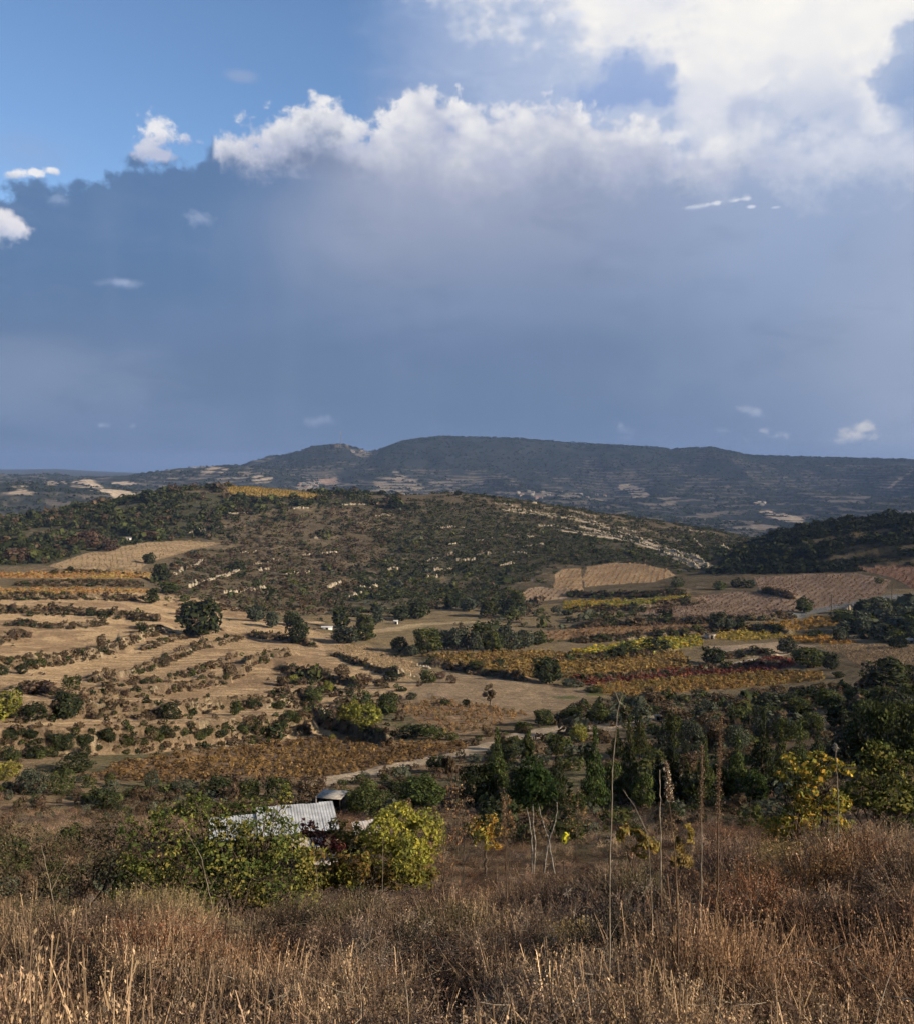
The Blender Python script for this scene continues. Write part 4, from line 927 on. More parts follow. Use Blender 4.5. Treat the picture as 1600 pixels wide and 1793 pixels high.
hedge([(0, 1312), (100, 1310), (236, 1306), (404, 1292), (540, 1276)], 16, 30, 20, ['dark', 'brown', 'olive', 'dark'], 'on the lower face of the tall bank', 5, 2)
hedge([(0, 1308), (236, 1306), (405, 1290), (550, 1272)], 24, 28, 22, ['dark', 'brown', 'dark', 'olive'], 'on the tall terrace bank', 4, 4)
hedge([(0, 1304), (100, 1308), (236, 1304), (404, 1292), (545, 1274)], 60, 22, 16, ['dark', 'dark', 'dark', 'brown'], 'on the face of the tall bank', 4, 6)
hedge([(0, 1296), (100, 1299), (236, 1295), (404, 1284), (545, 1266)], 26, 24, 17, ['dark', 'dark', 'brown', 'olive'], 'along the rim of the tall bank', 4, 3)
hedge([(300, 1318), (420, 1304), (540, 1284)], 9, 24, 18, ['brown', 'dark', 'rusty'], 'at the foot of the tall terrace bank', 4, 3)
hedge([(140, 1262), (300, 1262), (475, 1244), (550, 1232)], 16, 22, 17, ['dark', 'brown', 'brown'], 'on the bank above the track', 4, 3)
hedge([(0, 1180), (60, 1172)], 5, 30, 24, ['dark', 'dark'], 'on the terrace at the left edge', 4, 3)
hedge([(67, 1166), (152, 1157), (209, 1139), (253, 1117), (304, 1105)], 14, 20, 15, ['dark', 'brown', 'brown', 'olive'], 'on the upper straw terrace bank')
hedge([(145, 1196), (236, 1186), (287, 1166), (337, 1142), (395, 1127)], 12, 17, 12, ['brown', 'olive', 'rusty'], 'on the middle straw terrace bank')
hedge([(120, 1226), (270, 1218), (337, 1206), (405, 1195), (440, 1172), (520, 1146)], 15, 18, 14, ['brown', 'olive', 'rusty'], 'on the lower straw terrace bank')
hedge([(10, 1076), (120, 1080), (220, 1084), (290, 1092)], 11, 20, 14, ['dark', 'brown', 'dark', 'rusty'], 'on the topmost straw terrace bank')
hedge([(0, 1130), (55, 1112)], 5, 18, 14, ['brown', 'rusty'], 'on the short bank at the left edge')
hedge([(85, 1005), (255, 1006)], 7, 14, 8, ['dark', 'brown'], 'under the pale round-topped field', 2, 1, 300, 600)
hedge([(20, 1027), (255, 1028)], 9, 16, 9, ['dark', 'brown'], 'between the orange vine strips', 2, 1, 300, 600)
hedge([(480, 1222), (520, 1200), (560, 1230), (640, 1230)], 12, 26, 20, ['dark', 'olive', 'lime', 'brown'], 'on the brushy middle slope', 14, 12)
hedge([(560, 1182), (640, 1200), (700, 1212), (740, 1216)], 10, 24, 15, ['brown', 'dark', 'brown'], 'on the brushy middle slope', 6, 8)
hedge([(560, 1262), (620, 1276), (700, 1294)], 6, 30, 20, ['dark', 'dark', 'brown'], 'on the brushy middle slope', 4, 3)
hedge([(950, 1126), (1060, 1122), (1202, 1112), (1240, 1106)], 16, 24, 13, ['dark', 'dark', 'olive'], 'in the hedge above the yellow vines', 2, 1)
hedge([(960, 1160), (1010, 1156), (1060, 1153)], 5, 26, 14, ['dark', 'olive'], 'beside the yellow vines', 2, 1)
hedge([(1100, 1090), (1250, 1087), (1350, 1086), (1400, 1080)], 8, 16, 8, ['dark', 'dark'], 'under the pinkish vineyard', 2, 1)
hedge([(1262, 1150), (1364, 1147)], 6, 22, 10, ['dark', 'dark'], 'under the sandy patch', 2, 1)
hedge([(985, 1048), (1100, 1048), (1200, 1040)], 11, 18, 10, ['olive', 'dark', 'dark'], 'between the narrow vine terraces', 2, 2)
hedge([(960, 1075), (1060, 1080), (1130, 1076), (1110, 1064)], 14, 24, 15, ['dark', 'grey', 'olive'], 'between the narrow vine terraces', 8, 5)
for k in range(34):     # the small grey-green wood
    u, v = rng.random(), rng.random()
    px = 1470 + u * 170; py = 1078 + v * 50 - u * 22 * (1 - v)
    put_tree(px, py, rng.uniform(26, 42), rng.uniform(18, 30), ['grey', 'grey', 'olive', 'dark'][rng.integers(0, 4)], 'in the small wood at the right', 'round', 'trees of the small wood', 150, 500)
hedge([(560, 1080), (620, 1078), (760, 1072), (900, 1056)], 18, 24, 16, ['dark', 'grey', 'brown'], 'along the foot of the hill', 6, 5, 250, 600)
hedge([(660, 1148), (760, 1150), (840, 1146)], 7, 22, 11, ['dark', 'brown'], 'in the belt of olive trees', 4, 2)
hedge([(820, 1300), (900, 1282), (940, 1280)], 6, 26, 20, ['brown', 'olive'], 'by the dirt track', 4, 3)
hedge([(1060, 1260), (1130, 1246), (1220, 1232), (1320, 1226), (1420, 1210), (1480, 1206)], 22, 38, 22, ['brown', 'grey', 'olive', 'brown', 'dark'], 'on the bank below the orange vineyard', 6, 7, 100, 300)
hedge([(1260, 1268), (1400, 1232), (1560, 1222)], 14, 50, 30, ['dark', 'dark', 'grey'], 'on the dark slope at the right', 8, 9, 100, 300)
hedge([(20, 1420), (200, 1410), (400, 1420)], 10, 26, 18, ['brown', 'rusty', 'olive'], 'in rough grass left of the shed', 10, 12, 50, 160)

# --- the scrub that covers the hills, past counting
def templates(n, size, k=5, seed=3):
    T = []
    for i in range(k):
        rg = np.random.default_rng(seed + i)
        q = leafcloud(bush_lobes(rg, 4), int(n * 1.6), size, rg, floor=0.0, jit=.7)[:n]
        if len(q) < n: q = np.concatenate([q, q[:n - len(q)]])
        T.append((q.reshape(-1, 3), np.repeat(rg.uniform(.72, 1.28, n), 4)))
    return T
def scatter_mesh(name, T, P, S, colr, mat, rg, **props):
    """many small plants as one mesh; P (n,3) feet, S (n,2) width/height, colr (n,3)"""
    V = []; CC = []
    which = rg.integers(0, len(T), len(P)); a = rg.uniform(0, 6.28, len(P))
    for k, (tv, tb) in enumerate(T):
        m = which == k
        if not m.any(): continue
        c, s = np.cos(a[m])[:, None], np.sin(a[m])[:, None]
        x = (tv[None, :, 0] * c - tv[None, :, 1] * s) * S[m, 0:1]; y = (tv[None, :, 0] * s + tv[None, :, 1] * c) * S[m, 0:1]
        z = tv[None, :, 2] * S[m, 1:2]
        V.append((np.stack([x, y, z], -1) + P[m][:, None]).reshape(-1, 3))
        CC.append((colr[m][:, None] * tb[None, :, None]).reshape(-1, 3))
    V = np.concatenate(V); CC = np.concatenate(CC)
    me = mesh_from(name, V, quad_faces(len(V) // 4), CC, mat)
    return link(name, me, **props)
TL = templates(34, .30, 6)
TM = templates(90, .22, 5, 20)
TN = templates(280, .115, 5, 40)
def scatter_zone(poly, step, size, kinds, rlo, rhi, dens, wob=6, clump=None, rg=rng, hh=(.55, .95), only_vis=True, sig=.45, edge=0):
    """jittered grid points in world space inside a photo polygon"""
    m = zone(poly, rlo, rhi, wob)
    if not m.any(): return None
    x0, x1, y0, y1 = X[m].min(), X[m].max(), Y[m].min(), Y[m].max()
    gx, gy = np.meshgrid(np.arange(x0, x1, step), np.arange(y0, y1, step)); gx = gx.ravel() + rg.uniform(-.5, .5, gx.size) * step; gy = gy.ravel() + rg.uniform(-.5, .5, gy.size) * step
    r = np.hypot(gx, gy); az = np.arctan2(gx, gy)
    i = np.clip(np.searchsorted(RR, r), 0, NR - 1); j = np.clip(np.round(az_index(az)).astype(int), 0, NA - 1)
    ok = m[i, j] & (rg.random(len(gx)) < dens) & ~FM[i, j] & ~((bank_mask[i, j] > .8) & (r > 430))
    if only_vis: ok &= (TERR[i, j] >= np.maximum.accumulate(TERR, axis=0)[i, j] - .012)
    if edge:
        ok &= (fbm(gx / 60, gy / 60, 3, 401) * 2 + .5) > rg.random(len(gx)) * edge
    if clump: ok &= (fbm(gx / clump[0], gy / clump[0], 3, clump[2]) + rg.normal(size=len(gx)) * .06) > clump[1]
    gx, gy = gx[ok], gy[ok]
    z = ground_z(gx, gy)
    S = np.exp(rg.normal(size=len(gx)) * sig) * size; S = np.clip(S, size * .35, size * 3.2)
    H = S * rg.uniform(*hh, len(gx))
    kk = rg.integers(0, len(kinds), len(gx)); pal = np.array([PAL[k][0] for k in kinds]); pal2 = np.array([PAL[k][1] for k in kinds])
    t = rg.random((len(gx), 1)); c = (pal[kk] * t + pal2[kk] * (1 - t)) * rg.uniform(.75, 1.3, (len(gx), 1))
    return np.stack([gx, gy, z - .08 * H], 1), np.stack([S, H], 1), c
SC = []
LEFTW = [(-300, 905), (0, 912), (250, 862), (400, 853), (640, 868), (700, 868), (700, 884), (520, 886), (390, 905), (385, 945), (330, 944), (150, 966), (80, 988), (-300, 1002)]
SC.append(scatter_zone(LEFTW, 3.0, 3.2, ['dark', 'dark', 'olive', 'brown', 'dark', 'olive'], 420, 1000, .7, 5, (30, -.10, 3), hh=(.6, 1.05)))
SC.append(scatter_zone([(385, 905), (640, 880), (720, 880), (700, 930), (650, 1000), (560, 1090), (380, 1085), (300, 1045), (262, 1000), (390, 955)], 2.1, 1.5, ['brown', 'brown', 'brown', 'olive', 'dark', 'rusty'], 380, 1000, .68, 30, (14, -.16, 4), hh=(.45, .8), sig=.55))
SC.append(scatter_zone([(300, 880), (760, 875), (760, 1000), (620, 1090), (380, 1088), (262, 1040), (262, 1000), (390, 950)], 5, 2.7, ['dark', 'olive', 'dark', 'grey'], 380, 1000, .45, 20, (26, .0, 44), hh=(.6, .95)))
SC.append(scatter_zone([(690, 880), (800, 864), (960, 886), (1250, 931), (1320, 947), (1240, 1002), (1180, 996), (1060, 986), (975, 992), (900, 1030), (890, 1060), (560, 1090), (640, 1000)], 1.8, 1.55, ['dark', 'dark', 'olive', 'olive', 'dark', 'brown', 'dark'], 400, 1100, .7, 60, (26, -.18, 5), hh=(.5, .85)))
SC.append(scatter_zone([(600, 1080), (640, 1000), (700, 940), (850, 960), (900, 1030), (880, 1065)], 5, 3.2, ['olive', 'grey', 'dark', 'dark'], 400, 800, .2, 10, (22, .0, 6), hh=(.7, 1.0)))
_n0 = len(SC)
SC.append(scatter_zone([(1236, 1004), (1300, 958), (1400, 916), (1620, 896), (1900, 890), (1900, 996), (1500, 1000), (1330, 1006)], 2.4, 2.6, ['dark', 'dark', 'dark', 'dark', 'dark'], 400, 720, .85, 3, (26, -.22, 7), hh=(.55, .95)))
SC[_n0] = (SC[_n0][0], SC[_n0][1], SC[_n0][2] * .6)  # dark scrub of the right hill, darkened further to carry the slope's shade
SC.append(scatter_zone([(860, 1078), (900, 1040), (985, 1070), (1100, 1078), (1180, 1084), (950, 1104), (760, 1100)], 3.2, 2.6, ['dark', 'grey', 'olive', 'brown'], 250, 520, .4, 4, (16, -.02, 8)))
SC.append(scatter_zone([(1470, 1075), (1560, 1048), (1750, 1036), (1750, 1120), (1500, 1122)], 2.8, 2.6, ['grey', 'olive', 'dark'], 150, 520, .55, 3, (16, -.14, 12)))
SC.append(scatter_zone([(560, 1262), (470, 1225), (500, 1180), (570, 1170), (700, 1205), (720, 1250), (690, 1290)], 1.9, 1.5, ['brown', 'brown', 'olive', 'rusty', 'dark'], 100, 320, .5, 5, (9, -.06, 9)))
SC.append(scatter_zone([(-100, 1300), (300, 1298), (560, 1266), (560, 1290), (300, 1322), (-100, 1345)], 1.5, 1.2, ['brown', 'dark', 'rusty', 'olive'], 90, 220, .6, 3, (9, -.05, 10)))
SC.append(scatter_zone([(-100, 1040), (300, 1050), (600, 1110), (620, 1200), (560, 1260), (-100, 1300)], 3.2, .7, ['brown', 'rusty', 'brown', 'olive'], 90, 450, .12, 4, (12, .02, 13), hh=(.5, .8)))
SC.append(scatter_zone([(1020, 1230), (1200, 1220), (1450, 1205), (1700, 1190), (1700, 1460), (1180, 1470), (820, 1480), (800, 1310), (900, 1295)], 1.6, 1.25, ['brown', 'olive', 'grey', 'dark', 'brown'], 42, 260, .55, 6, (10, -.12, 14), hh=(.6, 1.0)))
SC.append(scatter_zone([(-200, 1345), (300, 1372), (640, 1352), (800, 1330), (830, 1420), (700, 1560), (-200, 1580)], 1.3, .9, ['brown', 'olive', 'brown', 'grey', 'rusty'], 42, 160, .55, 6, (8, -.08, 15), hh=(.6, 1.1)))
def scatter_banks(step, size, kinds, rlo, rhi, dens, rg=rng):
    gx, gy = rg.uniform(-330, 330, int(6e5 / step)), rg.uniform(60, 480, int(6e5 / step)); r = np.hypot(gx, gy); az = np.arctan2(gx, gy)
    ok = (r > rlo) & (r < rhi) & (np.abs(az) < .5); gx, gy, r, az = gx[ok], gy[ok], r[ok], az[ok]
    i = np.clip(np.searchsorted(RR, r), 0, NR - 1); j = np.round(az_index(az)).astype(int)
    ok = (bank_mask[i, j] > .34) & (fbm(gx / 4, gy / 4, 3, 301) > -.17) & (rg.random(len(gx)) < dens); gx, gy, r = gx[ok], gy[ok], r[ok]; z = ground_z(gx, gy); n = len(gx)
    S = np.clip(np.exp(rg.normal(size=n) * .45) * size, size * .4, size * 2.6) * (.7 + r / 500); H = S * rg.uniform(.5, .9, n); kk = rg.integers(0, len(kinds), n)
    c = np.array([PAL[k][0] for k in kinds])[kk] * rg.uniform(.7, 1.3, (n, 1)); print('banks', n)
    return np.stack([gx, gy, z - .1 * H], 1), np.stack([S, H], 1), c
SC.append(scatter_banks(.6, .70, ['brown', 'brown', 'brown', 'dark', 'olive', 'rusty', 'brown'], 95, 470, .55))
# past three hundred shrubs the smallest ones join the scrub
_sh = sorted([it for it in REG if it[1] == 'shrub'], key=lambda it: -(it[0].scale[0] * it[0].scale[2]) / (it[0].location.x ** 2 + it[0].location.y ** 2))
_inv = {v_: k_ for k_, v_ in WORD.items()}; _drop = _sh[285:]
SC.append((np.array([tuple(it[0].location) for it in _drop]), np.array([(it[0].scale[0], it[0].scale[2]) for it in _drop]), np.array([PAL[_inv[it[2]]][0] for it in _drop])))
for it in _drop: bpy.data.objects.remove(it[0])
REG = [it for it in REG if not any(it is d_ for d_ in _drop)]
SC = [s for s in SC if s is not None]
P = np.concatenate([s[0] for s in SC]); S = np.concatenate([s[1] for s in SC]); CC = np.concatenate([s[2] for s in SC])
print('scrub', len(P))
rp = np.hypot(P[:, 0], P[:, 1])
near = rp < 260; vn = rp < 125
scatter_mesh('near_scrub', TN, P[vn], S[vn], CC[vn], M_LEAFJ, np.random.default_rng(15), kind='stuff', label='brown twiggy scrub in the rough grass below the brow')
near = near & ~vn; rest = rp >= 260
scatter_mesh('scrub', TM, P[near], S[near], CC[near], M_LEAFJ, np.random.default_rng(5), kind='stuff', label='low brown and green scrub on the near valley slopes')
scatter_mesh('hill_scrub', TL, P[rest], S[rest], CC[rest], M_LEAFJ, np.random.default_rng(6), kind='stuff', label='dark scrub covering the hills beyond the vineyards')
# scrub on the far ridge
gx, gy = rng.uniform(-2600, 2600, 110000), rng.uniform(1200, 5000, 110000)
r = np.hypot(gx, gy); az = np.arctan2(gx, gy); ok = (np.abs(az) < .5) & (r > 1350) & (r < 4400)
gx, gy, r, az = gx[ok], gy[ok], r[ok], az[ok]
i = np.searchsorted(RR, r); j = np.round(az_index(az)).astype(int)
ok = (TERR[i, j] >= np.maximum.accumulate(TERR, axis=0)[i, j] - .004) & (C[i, j, 0] < .12) & (fbm(gx / 150, gy / 150, 3, 90) > -.12)
crest = (np.abs(r - 4200) < 60)
gx, gy = gx[ok], gy[ok]; z = ground_z(gx, gy); n = len(gx)
S = np.clip(np.exp(rng.normal(size=n) * .4) * 6.5, 2, 12); S[crest[ok]] *= 1.2
cc = np.array(DK)[rng.integers(0, 3, n)] * rng.uniform(.7, 1.4, (n, 1))
T0 = templates(14, .42, 4, 50)
scatter_mesh('ridge_scrub', T0, np.stack([gx, gy, z - 1], 1), np.stack([S, S * .7], 1), cc, M_LEAFJ, np.random.default_rng(8), kind='stuff', label='distant trees and scrub on the far ridge')
print('ridge', n)

# ------------------------------------------------------------------ vineyards: one mass of vines per field
for nm, poly, soil, vines, rlo, rhi in FIELDS:
    if not vines: continue
    gap, step, w, h, cols, brg, lab = vines
    m = zone(poly, rlo * .85, rhi * 1.15, 1.0)
    if not m.any(): print('no field', nm); continue
    b = math.radians(brg); ux, uy = math.sin(b), math.cos(b); vx, vy = uy, -ux
    cu = X[m] * ux + Y[m] * uy; cv = X[m] * vx + Y[m] * vy
    U, Vv = np.meshgrid(np.arange(cu.min(), cu.max(), step), np.arange(cv.min(), cv.max(), gap))
    U = U.ravel(); Vv = Vv.ravel(); U = U + rng.uniform(-.3, .3, U.size) * step; Vv = Vv + rng.normal(size=U.size) * gap * (.05 if brg in (14, -62, 118) else .16)
    gx = U * ux + Vv * vx; gy = U * uy + Vv * vy; r = np.hypot(gx, gy); az = np.arctan2(gx, gy)
    i = np.clip(np.searchsorted(RR, r), 0, NR - 1); j = np.clip(np.round(az_index(az)).astype(int), 0, NA - 1)
    ok = m[i, j] & (rng.random(len(gx)) < .9); gx, gy = gx[ok], gy[ok]; n = len(gx)
    if n < 3: print('few', nm); continue
    z = ground_z(gx, gy); cols = np.array(cols)
    pt = np.clip(fbm(gx / 12, gy / 12, 3, 66) * 1.6 + .5 + rng.normal(size=n) * .22, 0, .999); cc = cols[(pt * len(cols)).astype(int)] * rng.uniform(.75, 1.25, (n, 1))
    s = rng.uniform(.75, 1.25, n)
    near_ = rlo < 160
    T = templates(26 if not near_ else 44, .34 if not near_ else .26, 4, 70)
    scatter_mesh('vines', T, np.stack([gx, gy, z - .05], 1), np.stack([s * w, s * h], 1), cc, M_LEAFJ, np.random.default_rng(9), kind='stuff', label=lab)
    print(nm, n)
# ------------------------------------------------------------------ dry stone terrace walls
M_STONE = noisy_mat('limestone', (.26, .21, .14), (.50, .42, .30), .9, .3)
WALLS = [
 ([(307, 1006), (330, 995), (358, 985)], 'above the dark thicket left of the hill'), ([(331, 1028), (365, 1018), (391, 1010), (422, 1001)], 'longest of the left group'), ([(392, 1040), (430, 1036), (472, 1029)], 'lowest of the left group'),
 ([(418, 970), (449, 968)], 'beside the pale field tip'), ([(445, 990), (489, 981)], 'in the brown scrub'), ([(496, 1006), (545, 1004)], 'in the brown scrub'), ([(513, 892), (540, 890)], 'near the top of the brown hill'), ([(381, 900), (432, 900)], 'near the top of the brown hill'), ([(317, 935), (371, 929)], 'above the pale field'),
 ([(550, 944), (570, 941)], 'middle of the brown hill'), ([(530, 974), (594, 969)], 'middle of the brown hill'), ([(574, 1032), (585, 1027), (597, 1020)], 'steep piece on the brown hill'), ([(624, 1031), (660, 1029)], 'at the foot of the brown hill'), ([(612, 1048), (634, 1038)], 'at the foot of the brown hill'),
 ([(729, 987), (766, 981)], 'on the dark green slope'), ([(780, 973), (805, 971)], 'on the dark green slope'), ([(783, 956), (800, 952)], 'on the dark green slope'), ([(834, 949), (861, 944)], 'on the dark green slope'), ([(908, 944), (932, 941)], 'on the dark green slope'), ([(908, 959), (950, 954)], 'on the dark green slope'),
 ([(884, 969), (920, 971)], 'on the dark green slope'), ([(834, 972), (860, 971)], 'on the dark green slope'), ([(800, 983), (830, 981)], 'on the dark green slope'), ([(942, 922), (975, 923)], 'on the right shoulder'), ([(982, 926), (1036, 936), (1070, 941)], 'on the right shoulder'), ([(866, 883), (905, 888)], 'near the crest'),
 ([(886, 893), (969, 902), (1019, 911), (1060, 922)], 'longest below the crest'), ([(1012, 920), (1070, 932), (1117, 942), (1151, 955)], 'long one on the right shoulder'), ([(1040, 934), (1110, 948), (1141, 958)], 'on the right shoulder'), ([(932, 881), (965, 884)], 'near the crest'), ([(746, 1013), (766, 1012)], 'on the dark green slope'),
 ([(763, 927), (813, 924)], 'on the dark green slope'), ([(1148, 959), (1208, 973), (1239, 990)], 'lowest long one on the right shoulder'), ([(1154, 967), (1190, 978), (1222, 992)], 'lowest long one on the right shoulder'), ([(1205, 930), (1245, 935)], 'far right of the hill'), ([(1215, 956), (1276, 963)], 'far right of the hill'),
 ([(675, 1000), (700, 997)], 'on the dark green slope'), ([(870, 992), (900, 988)], 'on the dark green slope'), ([(950, 905), (985, 912)], 'near the crest'), ([(1000, 897), (1040, 907)], 'near the crest'), ([(1080, 925), (1110, 933)], 'on the right shoulder'), ([(760, 1000), (790, 998)], 'on the dark green slope'), ([(640, 905), (690, 903)], 'on the brown hill top'), ([(600, 885), (660, 884)], 'on the brown hill top'), ([(455, 1000), (480, 996)], 'in the brown scrub'),
 ([(732, 1168), (752, 1172)], 'by the pale vine rows'), ([(690, 1178), (735, 1186)], 'on the brushy slope'), ([(560, 1246), (575, 1252)], 'on the tall bank'), ([(1390, 1056), (1420, 1062)], 'below the pink vineyard'), ([(1480, 1070), (1510, 1060)], 'by the lane'),
]
WREG = []
for pts, place in WALLS:
    Pw = []
    for (x0, y0), (x1, y1) in zip(pts[:-1], pts[1:]):
        for t in np.linspace(0, 1, 8, endpoint=(x1, y1) == pts[-1]):
            s_ = spot(x0 + (x1 - x0) * t, y0 + (y1 - y0) * t, 60, 1100)
            if s_: Pw.append(s_[:2])
    if len(Pw) < 3: continue
    az = [math.atan2(p[0], p[1]) for p in Pw]; rr_ = [math.hypot(*p) for p in Pw]
    co = np.polyfit(az, rr_, 2 if len(Pw) > 8 else 1); a_ = np.linspace(min(az), max(az), 60); r_ = np.polyval(co, a_)
    Pp = np.stack([r_ * np.sin(a_), r_ * np.cos(a_)], 1); seg = np.hypot(*np.diff(Pp, axis=0).T); cum = np.concatenate([[0], np.cumsum(seg)]); Lw = cum[-1]
    nb = int(Lw / .6) + 2
    big = 1.0 if rr_[0] > 380 else .45
    parts = []
    gap = vnoise(np.arange(nb) * .16, np.full(nb, sum(map(ord, place)) % 13 + Pp[0, 0]), 5)
    for k in range(nb):
        lim = .1 if 'shoulder' in place or 'longest' in place else .30
        if gap[k] < lim or rng.random() < .12: continue
        d = k / (nb - 1) * Lw; x = np.interp(d, cum, Pp[:, 0]); y = np.interp(d, cum, Pp[:, 1]); z = float(ground_z(np.array([x]), np.array([y]))[0])
        h = (.45 + gap[k] * 1.2) * big * rng.uniform(.5, 1.25); w = rng.uniform(.26, .50) * big + .06; th = rng.uniform(.3, .5)
        ox_, oy_ = rng.normal(size=2) * .35; x += ox_; y += oy_
        c = np.array([[sx_ * w, sy_ * th, zz] for zz in (-.5, h) for sx_, sy_ in ((-1, -1), (1, -1), (1, 1), (-1, 1))]) * (1 + rng.normal(size=(8, 3)) * .2)
        c[4:, :2] *= .8
        tt = math.atan2(Pp[-1, 1] - Pp[0, 1], Pp[-1, 0] - Pp[0, 0]) + rng.normal() * .2
        ca, sa = math.cos(tt), math.sin(tt)
        v = np.stack([c[:, 0] * ca - c[:, 1] * sa + x, c[:, 0] * sa + c[:, 1] * ca + y, c[:, 2] + z], 1)
        parts.append((v, np.array([(0, 1, 5, 4), (1, 2, 6, 5), (2, 3, 7, 6), (3, 0, 4, 7), (4, 5, 6, 7)])))
    if not parts: continue
    v, f = join(parts); org = np.array([Pp[0, 0], Pp[0, 1], v[:, 2].min()])
    o = link('stone_wall', mesh_from('stone_wall', v - org, f, None, M_STONE), org, category='wall', kind='thing', group='dry stone walls of the terraces')
    cx, cy = pts[len(pts) // 2]
    WREG.append([o, place, cx, cy, Lw])

# ------------------------------------------------------------------ buildings and poles
def boxv(x0, x1, y0, y1, z0, z1):
    v = np.array([(x, y, z) for z in (z0, z1) for x, y in ((x0, y0), (x1, y0), (x1, y1), (x0, y1))], float)
    return v, np.array([(3, 2, 1, 0), (4, 5, 6, 7), (0, 1, 5, 4), (1, 2, 6, 5), (2, 3, 7, 6), (3, 0, 4, 7)])
M_TIN = noisy_mat('weathered_tin', (.34, .34, .33), (.56, .56, .54), 1.3, .0, .6)
M_RUST = noisy_mat('rusty_tin', (.30, .20, .13), (.55, .52, .47), 1.6, .0, .7)
M_WOOD = noisy_mat('dark_boards', (.035, .028, .022), (.09, .07, .05), 3, .3)
M_DARK = noisy_mat('inside_shade', (.012, .011, .010), (.02, .018, .016), 3, 0)  # near-black colour standing for the shade inside open buildings
M_WHITEW = noisy_mat('whitewash', (.55, .53, .48), (.75, .73, .68), .4, .0)
M_ROOFT = noisy_mat('roof_tiles', (.25, .13, .09), (.36, .2, .14), .6, .0)
def corrugated(x0, x1, y0, y1, z0, z1, pitch=.17, amp=.03, sag=.05, seed=1):
    """sheet rising from y0 (z0) to y1 (z1), waves across x"""
    nx = int((x1 - x0) / pitch * 6); ny = 10; xs = np.linspace(x0, x1, nx); ys = np.linspace(0, 1, ny)
    g, u = np.meshgrid(xs, ys); off = fbm(g * .7, u * 1.3, 2, seed) * sag * 2
    yy = y0 + (y1 - y0) * u + (np.floor(g / .85) % 3 - 1) * .05 * (1 - 2 * u)
    z = z0 + (z1 - z0) * u + np.sin(g / pitch * 2 * math.pi) * amp * .26 + off + (np.floor(g / .85) % 2) * .008
    v = np.stack([g, yy, z], -1).reshape(-1, 3); a = (np.arange(ny - 1)[:, None] * nx + np.arange(nx - 1)[None]).ravel()
    return v, np.stack([a, a + 1, a + nx + 1, a + nx], 1)
def on_ground(px, py, rlo, rhi):
    s_ = spot(px, py, rlo, rhi); return s_[:3]
SX, SY, SZ = at(482, 57.5)
shed = link('tin_roofed_shed', None, (SX, SY, SZ), category='shed', label='low farm shed with pale corrugated tin roof half hidden by the leafy tree')
shed.rotation_euler = (0, 0, math.radians(14))
v, f = join([boxv(-3.4, 3.3, 1.7, 1.8, -1, 2.15), boxv(-3.4, -3.3, -1.6, 1.7, -1, 1.75), boxv(3.15, 3.25, -1.6, 1.7, -1, 1.8), boxv(-1.9, 3.1, -1.7, -1.6, -1.5, 1.75)])
link('wall', mesh_from('wall', v, f, None, M_WOOD), parent=shed)
v, f = boxv(-3.28, -1.92, -1.55, -1.5, -1.5, 1.7); link('dark_doorway', mesh_from('dark_doorway', v, f, None, M_DARK), parent=shed)  # thin dark sheet filling the open doorway, painted as the shade within
v, f = join([tube([(x, -1.75, -1.5), (x, -1.75, 1.72)], [.05, .05], 6) for x in (-3.35, -1.9, .2, 2.1, 3.1)]); link('post', mesh_from('post', v, f, None, M_BARK), parent=shed)
v, f = corrugated(-1.2, 3.4, -1.75, 1.6, 1.86, 2.4); link('roof', mesh_from('roof', v, f, None, M_TIN), parent=shed)
v, f = corrugated(-3.9, -1.25, -1.75, 1.1, 1.8, 2.2, seed=4); link('roof', mesh_from('roof', v, f, None, M_TIN), parent=shed)
v, f = corrugated(.6, 2.4, -2.7, -1.95, 1.35, 1.62, .17, .03, .1, 7); link('awning', mesh_from('awning', v, f, None, M_RUST), parent=shed)
hx, hy, hz_ = at(640, 54)
hs = link('lean_to', None, (hx, hy, hz_), category='shelter', label='small sagging tin shelter right of the farm shed, before the yellow green bush'); hs.rotation_euler = (0, 0, .3)
v, f = corrugated(-.75, .75, -.5, .6, 1.95, 2.25, .17, .04, .2, 9); link('roof', mesh_from('roof', v, f, None, M_RUST), parent=hs)
v, f = join([tube([(x, y, -.8), (x, y, 2.0)], [.035, .03], 5) for x, y in ((-.65, -.4), (.65, -.4), (.65, .5), (-.65, .5))]); link('post', mesh_from('post', v, f, None, M_BARK), parent=hs)
hx, hy, hz_ = at(565, 46)
hs = link('tin_lean_to', None, (hx, hy, hz_), category='shelter', label='long rusty tin sheet on posts in front of the farm shed, by the red shrub'); hs.rotation_euler = (0, 0, .1)
v, f = corrugated(-.9, .8, -.3, .35, 1.2, 1.36, .17, .04, .2, 12); link('roof', mesh_from('roof', v, f, None, M_RUST), parent=hs)
v, f = join([tube([(x, y, -.8), (x, y, 1.2)], [.035, .03], 5) for x, y in ((-.8, -.2), (.7, -.2), (.7, .25), (-.8, .25))]); link('post', mesh_from('post', v, f, None, M_BARK), parent=hs)
hx, hy, hz_ = at(578, 78)
hs = link('open_hut', None, (hx, hy, hz_ + .2), category='hut', label='small black open hut with a pale roof edge behind the tin-roofed shed'); hs.rotation_euler = (0, 0, -.2)
v, f = join([boxv(-.95, .95, .9, 1.0, -.8, 1.5), boxv(-.95, -.87, -.8, .9, -.8, 1.45), boxv(.87, .95, -.8, .9, -.8, 1.45)]); link('wall', mesh_from('wall', v, f, None, M_DARK), parent=hs)  # walls coloured near-black for the shade in the hut's opening
v, f = boxv(-1.05, 1.1, -1.0, 1.1, 1.5, 1.53); link('roof', mesh_from('roof', v, f, None, M_BARKG), parent=hs)
